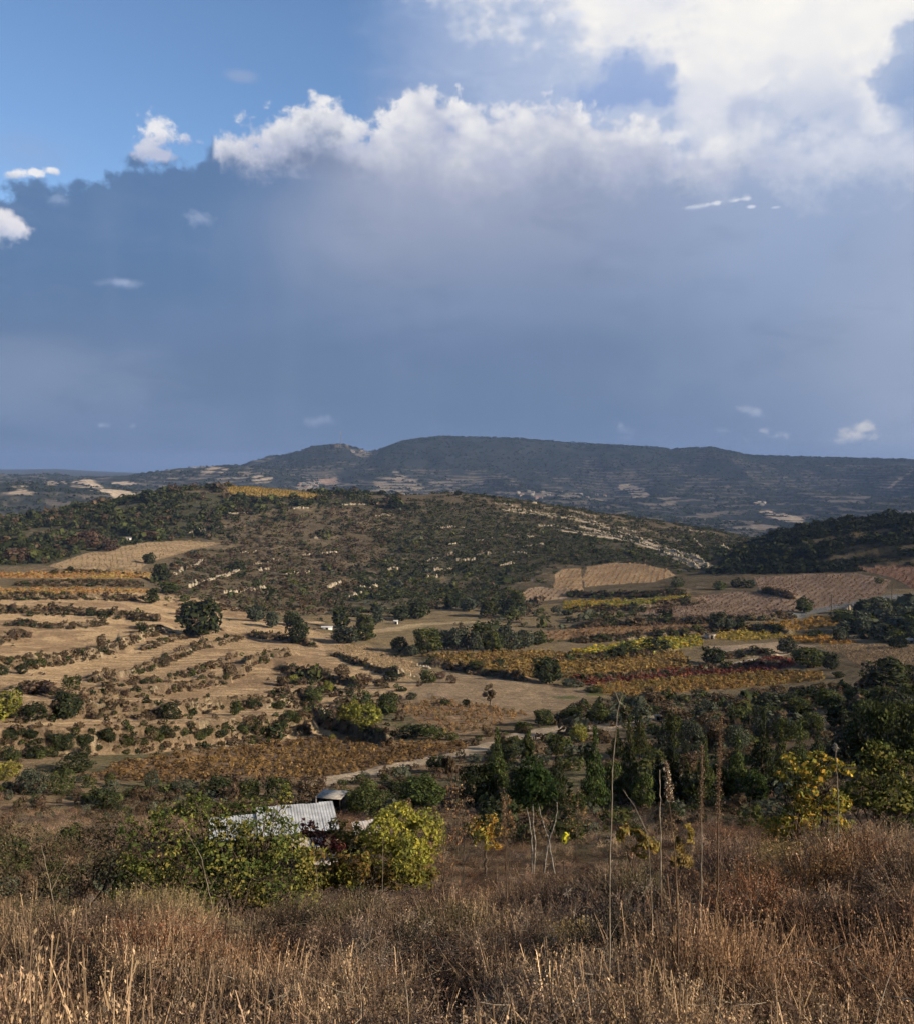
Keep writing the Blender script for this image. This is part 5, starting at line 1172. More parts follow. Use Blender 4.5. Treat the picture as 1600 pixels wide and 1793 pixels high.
v, f = tube([(-.98, -.95, -.8), (-.98, -.95, 1.6)], [.05, .05], 6); link('post', mesh_from('post', v, f, None, M_BARKG), parent=hs)

def small_house(name, px, py, w, d, h, wallm, roofm, lab, rot=0, gable=.35, rlo=100, rhi=1000, group=None, parts=True, cat='hut'):
    s_ = spot(px, py, rlo, rhi)
    if not s_: return
    e = link(name, None, s_[:3], category=cat, label=lab); e.rotation_euler = (0, 0, rot)
    if group: e['group'] = group
    v, f = boxv(-w / 2, w / 2, -d / 2, d / 2, -1.2, h); link('wall', mesh_from('wall', v, f, None, wallm), parent=e)
    r = np.array([(-w / 2 - .2, -d / 2 - .2, h + .003), (w / 2 + .2, -d / 2 - .2, h + .003), (w / 2 + .2, d / 2 + .2, h + .003), (-w / 2 - .2, d / 2 + .2, h + .003), (-w / 2 - .2, 0, h + d * gable), (w / 2 + .2, 0, h + d * gable)])
    me = bpy.data.meshes.new('roof'); me.from_pydata(r.tolist(), [], [(0, 1, 5, 4), (2, 3, 4, 5), (1, 2, 5), (3, 0, 4), (3, 2, 1, 0)]); me.materials.append(roofm); link('roof', me, parent=e)
    if parts:
        v, f = boxv(-.45, .45, -d / 2 - .04, -d / 2 + .02, -.2, h * .8); link('dark_doorway', mesh_from('dark_doorway', v, f, None, M_DARK), parent=e)
    return e
VREG = []
small_house('white_shed', 573, 1102, 3.6, 2.4, .8, M_WHITEW, M_WHITEW, 'long low white shed among the trees at the foot of the brown hill', .1, .12)
small_house('white_hut', 693, 1093, 1.5, 1.4, 1.3, M_WHITEW, M_WHITEW, 'tiny white hut between dark trees behind the olive belt', .2, .15)
small_house('stone_hut', 1243, 1118, 2.8, 2.6, 1.5, M_RUST, M_BARK, 'small stone hut between the yellow vineyards', .2, .12)
small_house('field_hut', 1152, 1262, 1.0, .9, .8, M_STONE, M_STONE, 'pale stone block on the bank above the dirt track', .2, .1, 100, 300)
small_house('white_hut', 226, 946, 3.0, 3, 1.2, M_WHITEW, M_RUST, 'small pale hut above the round-topped field', .2, .2, 300, 900)
small_house('white_hut', 1592, 1126, 1.8, 1.8, .9, M_WHITEW, M_WHITEW, 'pale hut at the right edge behind the ploughed field', .2, .2, 150, 500)
0 and small_house('white_hut', 443, 905, 2.6, 2.4, 3.4, M_WHITEW, M_WHITEW, 'pale narrow hut high on the brown hill', .2, .2, 500, 900)
# far villages: tiny houses, no parts
M_FARW = noisy_mat('dimmed_whitewash', (.20, .18, .15), (.36, .33, .29), .4, .0)  # whitewash dimmed in colour to suit the shaded far ridge
tm_ = []
for k in range(4):
    w, d, h = rng.uniform(7, 12), rng.uniform(6, 9), rng.uniform(3.5, 7)
    r = [(-w / 2, -d / 2, -3), (w / 2, -d / 2, -3), (w / 2, d / 2, -3), (-w / 2, d / 2, -3), (-w / 2, -d / 2, h), (w / 2, -d / 2, h), (w / 2, d / 2, h), (-w / 2, d / 2, h), (-w / 2, 0, h + 2), (w / 2, 0, h + 2)]
    me = bpy.data.meshes.new('house'); me.from_pydata(r, [], [(0, 1, 5, 4), (2, 3, 7, 6), (1, 2, 6, 9, 5), (3, 0, 4, 8, 7), (4, 5, 9, 8), (6, 7, 8, 9)])
    me.materials.append(M_FARW); me.materials.append(M_ROOFT); me.polygons[4].material_index = 1; me.polygons[5].material_index = 1
    if k > 1: me.polygons[4].material_index = 0; me.polygons[5].material_index = 0
    tm_.append(me)
def village(n, px0, px1, py0, py1, lab, group):
    for k in range(n):
        s_ = spot(rng.uniform(px0, px1), rng.uniform(py0, py1), 1700, 5000)
        if not s_: continue
        o = link('house', tm_[rng.integers(0, 4)], (s_[0], s_[1], s_[2]), category='house', group=group, label=lab); o.rotation_euler = (0, 0, rng.uniform(-.6, .6)); o.scale = (.9, .9, .9); VREG.append((o, lab, float(world2px(*s_[:3])[0])))
village(22, 522, 560, 846, 856, 'of the village beyond the golden crest field', 'houses of the village beyond the crest')
village(18, 905, 1065, 862, 876, 'strung along the foot of the far ridge', 'houses at the foot of the far ridge')
village(3, 238, 258, 826, 830, 'on the far plateau edge at the left', 'buildings on the far plateau')
village(5, 1320, 1345, 880, 888, 'low on the right part of the far ridge', 'houses low on the ridge at the right')
village(4, 612, 640, 789, 793, 'just right of the mast hilltop', 'buildings beside the mast')
# hilltop buildings and mast
def far_obj(name, px, py, fn, **props):
    s_ = spot(px, py + 3, 2500, 5200)
    o = link(name, None, (s_[0], s_[1], s_[2]), **props); fn(o); return o
def mast_fn(o):
    parts = [tube([(sx_ * 1.6, sy_ * 1.6, -3), (sx_ * .5, sy_ * .5, 66)], [.28, .2], 4) for sx_, sy_ in ((-1, -1), (1, -1), (0, 1))]
    for k in range(16):
        z = k * 4; w = 1.6 - 1.1 * k / 16; parts.append(tube([(-w, -w, z), (w, -w, z + 4)], [.12, .12], 3)); parts.append(tube([(w, -w, z), (0, w, z + 4)], [.2, .2], 3))
    v, f = join(parts); link('lattice', mesh_from('lattice', v, f, None, M_FARW), parent=o)
    v, f = join([tube([(-3, -.5, 56), (-3, -.5, 60)], [.9, .9], 8), tube([(2.5, -.5, 50), (2.5, -.5, 54)], [.8, .8], 8), tube([(-3, -.5, 58), (2.5, -.5, 52)], [.2, .2], 4)]); link('antenna', mesh_from('antenna', v, f, None, M_FARW), parent=o)
far_obj('radio_mast', 597, 781, mast_fn, category='mast', label='tall thin pale radio mast on the distant hilltop left of the long ridge')
def bld(w, h):
    def fn(o):
        v, f = boxv(-w / 2, w / 2, -6, 6, -6, h); link('wall', mesh_from('wall', v, f, None, M_BARK), parent=o)
        v, f = boxv(-w / 2 - .5, w / 2 + .5, -6.5, 6.5, h + .01, h + 1); link('roof', mesh_from('roof', v, f, None, M_STONE), parent=o)
    return fn
far_obj('hilltop_building', 587, 781, bld(34, 9), category='building', label='long dark building on the distant hilltop left of the mast')
far_obj('hilltop_building', 606, 781, bld(20, 10), category='building', label='short dark building on the distant hilltop right of the mast')
# utility poles by the lane
for px, py, lab in [(1455, 1072, 'dark utility pole beside the lane before the small grey wood'), (1561, 1052, 'dark utility pole farther up the lane at the right')]:
    s_ = spot(px, py, 200, 600)
    o = link('utility_pole', None, s_[:3], category='pole', label=lab)
    v, f = tube([(0, 0, -.5), (0, 0, 6.6)], [.16, .11], 6); link('post', mesh_from('post', v, f, None, M_BARK), parent=o)
    v, f = boxv(-.8, .8, -.06, .06, 6.0, 6.14); link('crossarm', mesh_from('crossarm', v, f, None, M_BARK), parent=o)

# ------------------------------------------------------------------ the plants just beyond the brow and in it
def wp(px, py, r):
    """world point at ground distance r on the sight line of a photo spot"""
    a, t = px2ang(px, py); a = float(a); t = float(t)
    return np.array([r * math.sin(a), r * math.cos(a), CAMZ + r * t])
M_BARKP = noisy_mat('bark_white_patched', (.08, .07, .055), (.32, .29, .25), 9, .5)
def hero(name, r, lobes, cols, leaf, n, base, lab, cat='tree', trunk_m=None, trunks=None, tr=.06, gloss=True, clump=60, jit=1.1, asp=.6, group=None, limbs=True):
    """plant whose lobes sit at measured places; base (px): foot on the ground at distance r"""
    bx, by, bz = at(base, r); O = np.array([bx, by, bz]); rg = np.random.default_rng(int(r * 10) + len(lobes))
    LL = []
    for px, py, rx, ry in lobes:
        dr = rg.uniform(-.5, .5) * rx * r / F
        c = wp(px, py, r + dr) - O; LL.append((*c, rx * r / F, rx * r / F * .9, ry * r / F))
    q = leafcloud(LL, n, leaf, rg, clump=clump, jit=jit, shell=(.35, 1.12), asp=asp)
    # fewer rules for the inside: keep all
    e = link(name, None, O, category=cat, label=lab)
    if group: e['group'] = group
    # colours vary by clump of the crown
    c4 = q.mean(1); hmix = np.clip(fbm(c4[:, 0] * 1.6 + 9, c4[:, 2] * 1.6 + c4[:, 1], 3, int(r)) * 1.8 + .5 + rg.normal(size=len(q)) * .2, 0, .999)
    ca = np.array(cols)[(hmix * len(cols)).astype(int)] * rg.uniform(.7, 1.3, (len(q), 1))
    link('crown', mesh_from('crown', q.reshape(-1, 3), quad_faces(len(q)), np.repeat(ca, 4, axis=0), M_LEAF), parent=e)
    parts = []
    if trunks:
        for tp in trunks:
            P_ = [wp(x, y, r) - O for x, y in tp]; 
            tt = np.linspace(0, 1, 14); P_ = np.array(P_); kk = np.linspace(0, 1, len(P_)); Q = np.stack([np.interp(tt, kk, P_[:, i]) for i in range(3)], 1)
            Q += rg.normal(size=Q.shape) * tr * .35; parts.append(tube(Q, np.linspace(tr, tr * .5, 14), 6))
    if limbs:
        top = LL[0]
        st = np.array([0, 0, -.1]); hub = np.array([top[0] * .3, top[1] * .3, max(.3, min(l[2] for l in LL) * .6)])
        parts.append(tube(bent(st, hub, .06, rg, 5), np.linspace(tr, tr * .7, 5), 6))
        for l in LL:
            end = np.array(l[:3]) + rg.normal(size=3) * np.array(l[3:]) * .3
            parts.append(tube(bent(hub, end, .07, rg, 6), np.linspace(tr * .6, tr * .14, 6), 5))
            for _ in range(5):
                e2 = np.array(l[:3]) + unit(rg.normal(size=3)) * np.array(l[3:]) * 1.02; s2 = end * .6 + hub * .4 + rg.normal(size=3) * .02
                parts.append(tube(bent(s2, e2, .07, rg, 5), np.linspace(tr * .22, tr * .05, 5), 3))
    if parts:
        v, f = join(parts); link('trunk' if cat == 'tree' else 'stem', mesh_from('trunk', v, f, None, trunk_m or M_BARK), parent=e)
    return e
LG = [(.06, .085, .025), (.11, .13, .035), (.20, .19, .045), (.045, .06, .02), (.26, .22, .06)]
hero('almond_tree', 24, [(395, 1510, 85, 60), (300, 1450, 48, 40), (330, 1545, 85, 38), (455, 1475, 62, 50), (505, 1505, 52, 52), (425, 1435, 62, 30), (262, 1495, 52, 40), (500, 1395, 14, 26), (245, 1545, 55, 30), (545, 1530, 32, 30), (285, 1425, 26, 14), (480, 1552, 66, 34), (375, 1420, 26, 20), (400, 1575, 90, 24), (280, 1572, 60, 24), (520, 1572, 44, 20), (225, 1450, 18, 22), (340, 1400, 14, 18), (460, 1412, 20, 14), (395, 1470, 60, 26), (470, 1455, 50, 24)],
     LG, .07, 27000, 400, 'leafy green and yellowing tree at the left, in front of the tin-roofed shed', tr=.07)
hero('twiggy_shrub', 25, [(120, 1500, 90, 55), (60, 1530, 70, 45), (190, 1470, 55, 45), (40, 1470, 50, 35), (150, 1550, 90, 35), (220, 1510, 50, 50), (-20, 1500, 60, 60)],
     [(.12, .10, .055), (.09, .085, .04), (.16, .12, .07), (.10, .075, .05)], .05, 20000, 110, 'wide brown twiggy shrub at the left edge beyond the dry grass', 'shrub', tr=.05, gloss=False, clump=40)
hero('hedge_shrub', 33, [(565, 1525, 40, 32), (615, 1520, 38, 28), (660, 1530, 40, 24), (705, 1530, 40, 22), (740, 1535, 26, 18), (540, 1505, 22, 18)],
     [(.22, .20, .045), (.30, .25, .05), (.13, .13, .035), (.20, .12, .04)], .10, 9000, 640, 'long yellow green low hedge right of the leafy tree, behind the dry grass', 'shrub', tr=.04)
hero('willow_bush', 48, [(710, 1460, 52, 44), (676, 1446, 34, 32), (744, 1462, 36, 42), (700, 1430, 30, 22), (660, 1470, 30, 30), (725, 1490, 40, 24), (762, 1450, 16, 24)],
     [(.24, .22, .045), (.34, .28, .05), (.17, .17, .04)], .13, 13000, 710, 'dense round yellow green bush right of the tin-roofed shed', 'shrub', tr=.08, gloss=False, clump=60)
hero('small_tree', 50, [(610, 1460, 26, 26), (590, 1448, 18, 18), (632, 1470, 22, 22), (605, 1490, 20, 18)], [(.17, .16, .045), (.22, .16, .05), (.12, .12, .04)], .13, 2600, 610, 'small olive and brown tree between the shed and the round yellow green bush', tr=.06)
hero('red_shrub', 47, [(573, 1476, 20, 18), (556, 1466, 14, 14), (590, 1486, 14, 14), (540, 1450, 16, 16)], RE + [(.2, .09, .05)], .11, 1900, 572, 'dark red shrub at the right front corner of the tin-roofed shed', 'shrub', tr=.03)
hero('orange_tree', 44, [(850, 1452, 25, 24), (872, 1446, 20, 20), (842, 1470, 16, 20), (862, 1474, 20, 16)], [(.42, .25, .06), (.36, .17, .05), (.38, .3, .06)], .11, 1500, 849, 'small tree with thin orange and yellow leaves on a bare dark trunk', trunks=[[(849, 1530), (850, 1500), (851, 1465)]], tr=.07, limbs=False, clump=12)
hero('pale_trunk_tree', 42, [(935, 1382, 38, 36), (918, 1368, 26, 28), (958, 1388, 28, 26), (930, 1345, 22, 24), (908, 1395, 22, 18), (948, 1360, 20, 20)], [(.03, .05, .018), (.05, .075, .025), (.04, .055, .02)], .12, 5200, 940,
     'dark crowned tree on several thin crooked white trunks', trunk_m=M_BARKP, trunks=[[(930, 1530), (931, 1480), (927, 1440), (918, 1400)], [(934, 1530), (936, 1470), (932, 1430), (932, 1400)], [(970, 1530), (960, 1470), (950, 1440), (938, 1395)], [(951, 1530), (958, 1480), (972, 1440), (975, 1405)]], tr=.044, limbs=False, clump=40)
hero('yellow_tree', 21, [(1420, 1350, 32, 20), (1450, 1338, 24, 14), (1384, 1326, 15, 8), (1364, 1360, 14, 9), (1412, 1382, 34, 22), (1480, 1346, 15, 10), (1402, 1432, 42, 26), (1442, 1442, 46, 28), (1372, 1452, 34, 20), (1460, 1404, 24, 18), (1345, 1440, 18, 10), (1428, 1325, 16, 8), (1470, 1460, 30, 20), (1400, 1475, 40, 22), (1350, 1470, 20, 14), (1440, 1480, 30, 16)],
     [(.42, .28, .05), (.32, .27, .055), (.20, .19, .045), (.46, .26, .05), (.13, .14, .04)], .075, 7600, 1415, 'bright yellow leaved young tree standing in the dry grass at the right', tr=.045, clump=34)
hero('green_bush', 24, [(1530, 1350, 34, 30), (1505, 1390, 34, 24), (1560, 1400, 44, 20), (1598, 1350, 30, 34), (1545, 1318, 20, 18), (1480, 1402, 24, 20), (1620, 1395, 40, 26), (1525, 1310, 12, 16)],
     [(.08, .10, .03), (.14, .15, .04), (.22, .20, .05), (.05, .065, .022)], .08, 5200, 1550, 'green and yellowish leafy bush at the right edge beside the bright yellow tree', 'shrub', tr=.05)
hero('yellow_shrub', 15, [(1108, 1470, 28, 26), (1130, 1480, 24, 20), (1092, 1455, 10, 16)], [(.34, .26, .06), (.26, .22, .06), (.36, .22, .08)], .05, 1700, 1112, 'thin yellow shrub right of the tall pale stalk', 'shrub', tr=.02, clump=10)
hero('yellow_shrub', 14, [(1196, 1480, 20, 34), (1188, 1510, 24, 24)], [(.34, .26, .07), (.3, .22, .08)], .05, 1500, 1194, 'upright yellow shrub right of the dark seed stalk', 'shrub', tr=.02, clump=10)
hero('yellow_tip_sapling', 30, [(989, 1468, 7, 8)], [(.6, .52, .05)], .09, 90, 988, 'sapling with a single bright yellow leaf tuft on a thin stem', trunks=[[(986, 1540), (987, 1500), (989, 1470)]], tr=.015, limbs=False)
for k, (px, t, b, r, w) in enumerate([(800, 1352, 1500, 40, 26), (812, 1400, 1510, 38, 18), (885, 1390, 1530, 30, 12), (775, 1440, 1530, 34, 26), (1010, 1380, 1470, 52, 22)]):
    hero('bare_sapling', r, [(px, t + 30, w, 30), (px + 8, t + 60, w * 1.1, 26), (px - 6, (t + b) / 2, w, 30)], [(.20, .13, .08), (.28, .16, .07), (.14, .11, .07)], .07, 650, px, ['tall brown half bare sapling left of the slender dark trees', 'short brown half bare sapling below the slender dark trees', 'thin brown half bare sapling right of the small orange tree', 'brown half bare sapling right of the round yellow green bush', 'thin half bare sapling right of the white trunked tree'][k],
         trunks=[[(px, b), (px + 2, (t + b) / 2), (px + 1, t)]], tr=.025, gloss=False, clump=16)

# tall dry stalks in the grass
M_STALKP = noisy_mat('stalk_pale', (.15, .12, .085), (.36, .30, .22), 14, .0)
M_STALKD = noisy_mat('stalk_brown', (.07, .045, .03), (.16, .10, .06), 12, .0)
def stalk(pts, r, rad, m, lab, forks=(), head=None, knots=False):
    O = wp(*pts[0], r); gz = float(ground_z(np.array([O[0]]), np.array([O[1]]))[0]); O[2] = gz
    P_ = [np.array([0, 0, -.05])] + [wp(x, y, r) - O for x, y in pts[1:]]
    kk = np.linspace(0, 1, len(P_)); tt = np.linspace(0, 1, 22); Q = np.stack([np.interp(tt, kk, np.array(P_)[:, i]) for i in range(3)], 1)
    rg = np.random.default_rng(int(pts[0][0])); Q += rg.normal(size=Q.shape) * rad * .35
    rad *= .75
    e = link('dry_stalk', None, O, category='stalk', label=lab, group='tall dry stalks standing out of the grass')
    rr_ = np.linspace(rad, rad * .45, 22)
    if knots: rr_[::3] *= 1.5
    v, f = tube(Q, rr_, 6); link('stem', mesh_from('stem', v, f, None, m), parent=e)
    for fk in forks:
        P2 = np.array([wp(x, y, r + .02 * i) - O for i, (x, y) in enumerate(fk)]); v, f = tube(P2, np.linspace(rad * .5, rad * .2, len(P2)), 5); link('branch', mesh_from('branch', v, f, None, m), parent=e)
    if head:
        (hx0, hy0), (hx1, hy1), w, cols = head
        A_, B_ = wp(hx0, hy0, r) - O, wp(hx1, hy1, r) - O; n = 1100; t = rg.random(n)[:, None]
        p = A_ + (B_ - A_) * t + rg.normal(size=(n, 3)) * (w * r / F) * .32 * (1 - .5 * t)
        q = quads(p, unit(rg.normal(size=(n, 3))), rg.uniform(.007, .016, n) * (r / 7) ** .5, .6, rg)
        link('seed_head', mesh_from('seed_head', q.reshape(-1, 3), quad_faces(n), leafcol(n, cols, rg), M_DRY), parent=e)
    return e
HB = [(.22, .14, .08), (.15, .095, .06), (.30, .21, .13)]
stalk([(1066, 1720), (1067, 1560), (1069, 1440), (1073, 1330), (1079, 1262), (1084, 1230)], 5.6, .0052, M_STALKP, 'tallest pale smooth stalk, forked into two twigs at its top', [[(1084, 1232), (1078, 1215), (1070, 1203), (1066, 1192)], [(1084, 1232), (1090, 1212), (1094, 1198)]], None, True)
stalk([(1192, 1740), (1186, 1600), (1180, 1500), (1175, 1440), (1168, 1380), (1164, 1336)], 6.2, .0065, M_STALKD, 'dark brown stalk with a pale tipped orange seed head', [[(1181, 1530), (1196, 1500), (1206, 1488)], [(1186, 1600), (1206, 1560), (1220, 1545)]], ((1172, 1400), (1165, 1334), 12, HB + [(.7, .6, .45)]))
stalk([(1254, 1720), (1256, 1560), (1256, 1440), (1259, 1340), (1262, 1258)], 8.5, .010, M_STALKD, 'tall brown mullein like stalk, seeded along its whole length', [], ((1256, 1440), (1262, 1255), 11, HB))
stalk([(1229, 1720), (1228, 1560), (1227, 1420), (1229, 1305)], 9.5, .009, M_STALKP, 'thin pale seeded stalk just left of the brown mullein like one', [], ((1227, 1440), (1229, 1305), 9, HB))
stalk([(1157, 1700), (1156, 1500), (1155, 1400), (1154, 1348)], 12, .012, M_STALKP, 'pale bare stalk left of the dark brown one', [], None, True)
stalk([(885, 1700), (887, 1560), (884, 1470), (880, 1392)], 13, .013, M_STALKD, 'brown stalk standing in front of the slender dark trees', [[(887, 1500), (900, 1470), (904, 1450)]], ((884, 1470), (880, 1392), 9, HB))
stalk([(1150, 1620), (1134, 1462), (1112, 1415), (1090, 1383)], 9, .005, M_STALKP, 'pale stalk leaning to the left behind the tallest one', [[(1134, 1462), (1150, 1440)]])
stalk([(1466, 1560), (1468, 1420), (1465, 1350), (1462, 1305)], 15, .010, M_STALKP, 'grey stick with a pale tip beside the bright yellow tree', [], ((1463, 1312), (1462, 1304), 6, [(.35, .32, .27)]))
stalk([(672, 1640), (670, 1540), (671, 1470)], 18, .009, M_STALKP, 'pale thin stick in front of the round yellow green bush')
stalk([(560, 1640), (556, 1540), (548, 1470)], 18, .008, M_STALKP, 'pale thin stick at the left end of the yellow green hedge')
stalk([(1310, 1600), (1312, 1480), (1314, 1395)], 15, .010, M_STALKD, 'short dark stalk left of the bright yellow tree', [[(1313, 1440), (1322, 1420)]])
stalk([(110, 1640), (90, 1560), (72, 1480)], 14, .009, M_STALKP, 'pale stalk leaning left at the left edge', [[(90, 1560), (110, 1520), (130, 1490)]])
stalk([(392, 1640), (366, 1560), (352, 1500), (322, 1448)], 17, .011, M_STALKP, 'pale crooked stick in front of the leafy green tree', [[(366, 1560), (380, 1535)]])

# ------------------------------------------------------------------ dry grass and brush in front
def tint_mat(name, transl=.25):
    m, t = new_mat(name); N = t.nodes.new; L = t.links.new
    a1 = N('ShaderNodeAttribute'); a1.attribute_name = 'Col'; a2 = N('ShaderNodeAttribute'); a2.attribute_name = 'tint'; a2.attribute_type = 'INSTANCER'
    mu = N('ShaderNodeVectorMath'); mu.operation = 'MULTIPLY'; L(a1.outputs['Color'], mu.inputs[0]); L(a2.outputs['Color'], mu.inputs[1])
    d = N('ShaderNodeBsdfDiffuse'); L(mu.outputs[0], d.inputs['Color']); tr = N('ShaderNodeBsdfTranslucent'); L(mu.outputs[0], tr.inputs['Color'])
    mx = N('ShaderNodeMixShader'); mx.inputs[0].default_value = transl; L(d.outputs[0], mx.inputs[1]); L(tr.outputs[0], mx.inputs[2])
    o = N('ShaderNodeOutputMaterial'); L(mx.outputs[0], o.inputs['Surface']); return m
M_TUFT = tint_mat('dry_tufts')
def ribbon(P_, w, rg):
    """thin strip along P_ (n,3)"""
    side = unit(np.cross(P_[-1] - P_[0], rg.normal(size=3))); n = len(P_); ww = (w * 1.25 * np.linspace(1, .35, n))[:, None]
    a = P_ - side * ww * .5; b = P_ + side * ww * .5
    return np.stack([a[:-1], b[:-1], b[1:], a[1:]], 1)
def tuft(kind, seed):
    rg = np.random.default_rng(seed); Q = []; Cc = []
    def add(q, c):
        Q.append(q); Cc.append(np.repeat(np.full((len(q), 3), 1.0) * c, 4, axis=0))
    if kind == 'straw':      # tall thin culms with narrow heads
        for k in range(13):
            b = np.array([*rg.normal(size=2) * .07, 0]); h = rg.uniform(.55, 1.0); lean = np.array([*rg.normal(size=2) * .13, 0])
            t = np.linspace(0, 1, 5)[:, None]; P_ = b + lean * t ** 1.6 + np.array([0, 0, h]) * t
            add(ribbon(P_, rg.uniform(.006, .011), rg), rg.uniform(.7, 1.35))
            n = 9; s = rg.random(n) * .3 + .7; p = b + lean * s[:, None] ** 1.6 + np.array([0, 0, h]) * s[:, None] + rg.normal(size=(n, 3)) * .010
            add(quads(p, unit(rg.normal(size=(n, 3))), rg.uniform(.014, .028, n), .4, rg, np.array([0, 0, 1.])), rg.uniform(.8, 1.5))
        for k in range(8):   # leaves bent over
            b = np.array([*rg.normal(size=2) * .06, rg.uniform(0, .3)]); d = unit(np.array([*rg.normal(size=2), 0])); t = np.linspace(0, 1, 5)[:, None]; l = rg.uniform(.2, .4)
            add(ribbon(b + d * l * t + np.array([0, 0, 1]) * (l * 1.3 * t - l * 1.5 * t ** 2), .012, rg), rg.uniform(.6, 1.2))
    elif kind == 'twig':     # much branched dry herb
        for k in range(5):
            b = np.array([*rg.normal(size=2) * .05, 0]); h = rg.uniform(.6, 1.0); lean = np.array([*rg.normal(size=2) * .18, 0])
            t = np.linspace(0, 1, 6)[:, None]; P_ = b + lean * t ** 1.4 + np.array([0, 0, h]) * t + rg.normal(size=(6, 3)) * .008
            add(ribbon(P_, .009, rg), rg.uniform(.5, .9))
            for j in range(11):
                s = rg.uniform(.3, 1); o = b + lean * s ** 1.4 + np.array([0, 0, h * s]); d = unit(rg.normal(size=3) + np.array([0, 0, .9])); l = rg.uniform(.07, .2)
                tt = np.linspace(0, 1, 3)[:, None]; add(ribbon(o + d * l * tt + np.array([0, 0, .04]) * tt ** 2, .005, rg), rg.uniform(.6, 1.2))
                n = 7; p = o + d * l * rg.uniform(.4, 1.1, (n, 1)) + rg.normal(size=(n, 3)) * .014
                add(quads(p, unit(rg.normal(size=(n, 3))), rg.uniform(.010, .022, n), .7, rg), rg.uniform(.7, 1.5))
    else:                    # low dense rusty brush
        for k in range(26):
            d = unit(rg.normal(size=3) + np.array([0, 0, 1.0])); d[2] = abs(d[2]); l = rg.uniform(.5, 1.0); tt = np.linspace(0, 1, 4)[:, None]
            P_ = d * l * .75 * tt + rg.normal(size=(4, 3)) * .02 * tt + np.array([*rg.normal(size=2) * .05, 0])
            add(ribbon(P_, .006, rg), rg.uniform(.5, 1.0))
            n = 16; p = P_[0] + (P_[-1] - P_[0]) * rg.uniform(.35, 1.05, (n, 1)) + rg.normal(size=(n, 3)) * .03
            add(quads(p, unit(rg.normal(size=(n, 3))), rg.uniform(.010, .024, n), .6, rg), rg.uniform(.7, 1.45))
    q = np.concatenate(Q); c = np.concatenate(Cc)
    return mesh_from('tuft', q.reshape(-1, 3), quad_faces(len(q)), c, M_TUFT)
def instance_stuff(name, meshes, P_, scale, rotz, tilt, tint, pick, label):
    col = bpy.data.collections.new(name + '_kinds')
    for i, me in enumerate(meshes):
        o = bpy.data.objects.new('%s_kind_%02d' % (name, i), me); col.objects.link(o)
    me = bpy.data.meshes.new(name); me.vertices.add(len(P_)); me.vertices.foreach_set('co', np.asarray(P_, np.float32).ravel())
    a = me.attributes.new('scl', 'FLOAT_VECTOR', 'POINT'); a.data.foreach_set('vector', np.asarray(scale, np.float32).ravel())
    a = me.attributes.new('rot', 'FLOAT_VECTOR', 'POINT'); a.data.foreach_set('vector', np.stack([tilt[:, 0], tilt[:, 1], rotz], 1).astype(np.float32).ravel())
    a = me.attributes.new('tint', 'FLOAT_COLOR', 'POINT'); a.data.foreach_set('color', np.concatenate([tint, np.ones((len(P_), 1))], 1).astype(np.float32).ravel())
    a = me.attributes.new('pick', 'INT', 'POINT'); a.data.foreach_set('value', pick.astype(np.int32))
    o = link(name, me, kind='stuff', label=label)
    g = bpy.data.node_groups.new(name, 'GeometryNodeTree'); g.interface.new_socket('Geometry', in_out='INPUT', socket_type='NodeSocketGeometry'); g.interface.new_socket('Geometry', in_out='OUTPUT', socket_type='NodeSocketGeometry')
    N = g.nodes.new; L = g.links.new; gi = N('NodeGroupInput'); go = N('NodeGroupOutput')
    ci = N('GeometryNodeCollectionInfo'); ci.inputs['Collection'].default_value = col; ci.inputs['Separate Children'].default_value = True; ci.inputs['Reset Children'].default_value = True
    ip = N('GeometryNodeInstanceOnPoints'); ip.inputs['Pick Instance'].default_value = True
    def at_in(nm, ty):
        n = N('GeometryNodeInputNamedAttribute'); n.data_type = ty; n.inputs['Name'].default_value = nm; return n.outputs['Attribute']
    L(gi.outputs[0], ip.inputs['Points']); L(ci.outputs[0], ip.inputs['Instance']); L(at_in('pick', 'INT'), ip.inputs['Instance Index'])
    L(at_in('scl', 'FLOAT_VECTOR'), ip.inputs['Scale']); L(at_in('rot', 'FLOAT_VECTOR'), ip.inputs['Rotation']); L(ip.outputs[0], go.inputs[0])
    md = o.modifiers.new('scatter', 'NODES'); md.node_group = g
    return o
rg = np.random.default_rng(77)
def area(n, r0, r1, pw, half):
    r = (r0 ** pw + rg.random(n) * (r1 ** pw - r0 ** pw)) ** (1 / pw); a = rg.uniform(-half, half, n)
    return r * np.sin(a), r * np.cos(a), r
gx1, gy1, r1 = area(15500, 2.25, 19, 1.25, math.radians(33)); gx2, gy2, r2 = area(13000, 17, 88, 1.35, math.radians(31))
gx = np.concatenate([gx1, gx2]); gy = np.concatenate([gy1, gy2]); r = np.hypot(gx, gy); n = len(gx)
pn = fbm(gx / 1.6, gy / 1.6, 3, 201) ; pk = fbm(gx / 2.3 + 5, gy / 2.3, 3, 202) + rg.normal(size=n) * .06; ph = fbm(gx / .8, gy / 1.0, 3, 203)
keep = ph + rg.normal(size=n) * .08 > -.10
straw = pk > -.01 - .06 * (r < 7)
brush = (pk < -.13)
pick = np.where(straw, rg.integers(0, 5, n), np.where(brush, 10 + rg.integers(0, 4, n), 5 + rg.integers(0, 5, n)))
cs = np.array([(.34, .25, .165), (.40, .30, .19), (.27, .20, .14), (.31, .215, .14)]); ct = np.array([(.17, .12, .09), (.25, .19, .145), (.25, .22, .18), (.14, .10, .075)]); cb = np.array([(.25, .135, .08), (.18, .11, .075), (.16, .125, .10), (.23, .155, .10)])
k4 = rg.integers(0, 4, n); tint = np.where(straw[:, None], cs[k4], np.where(brush[:, None], cb[k4], ct[k4]))
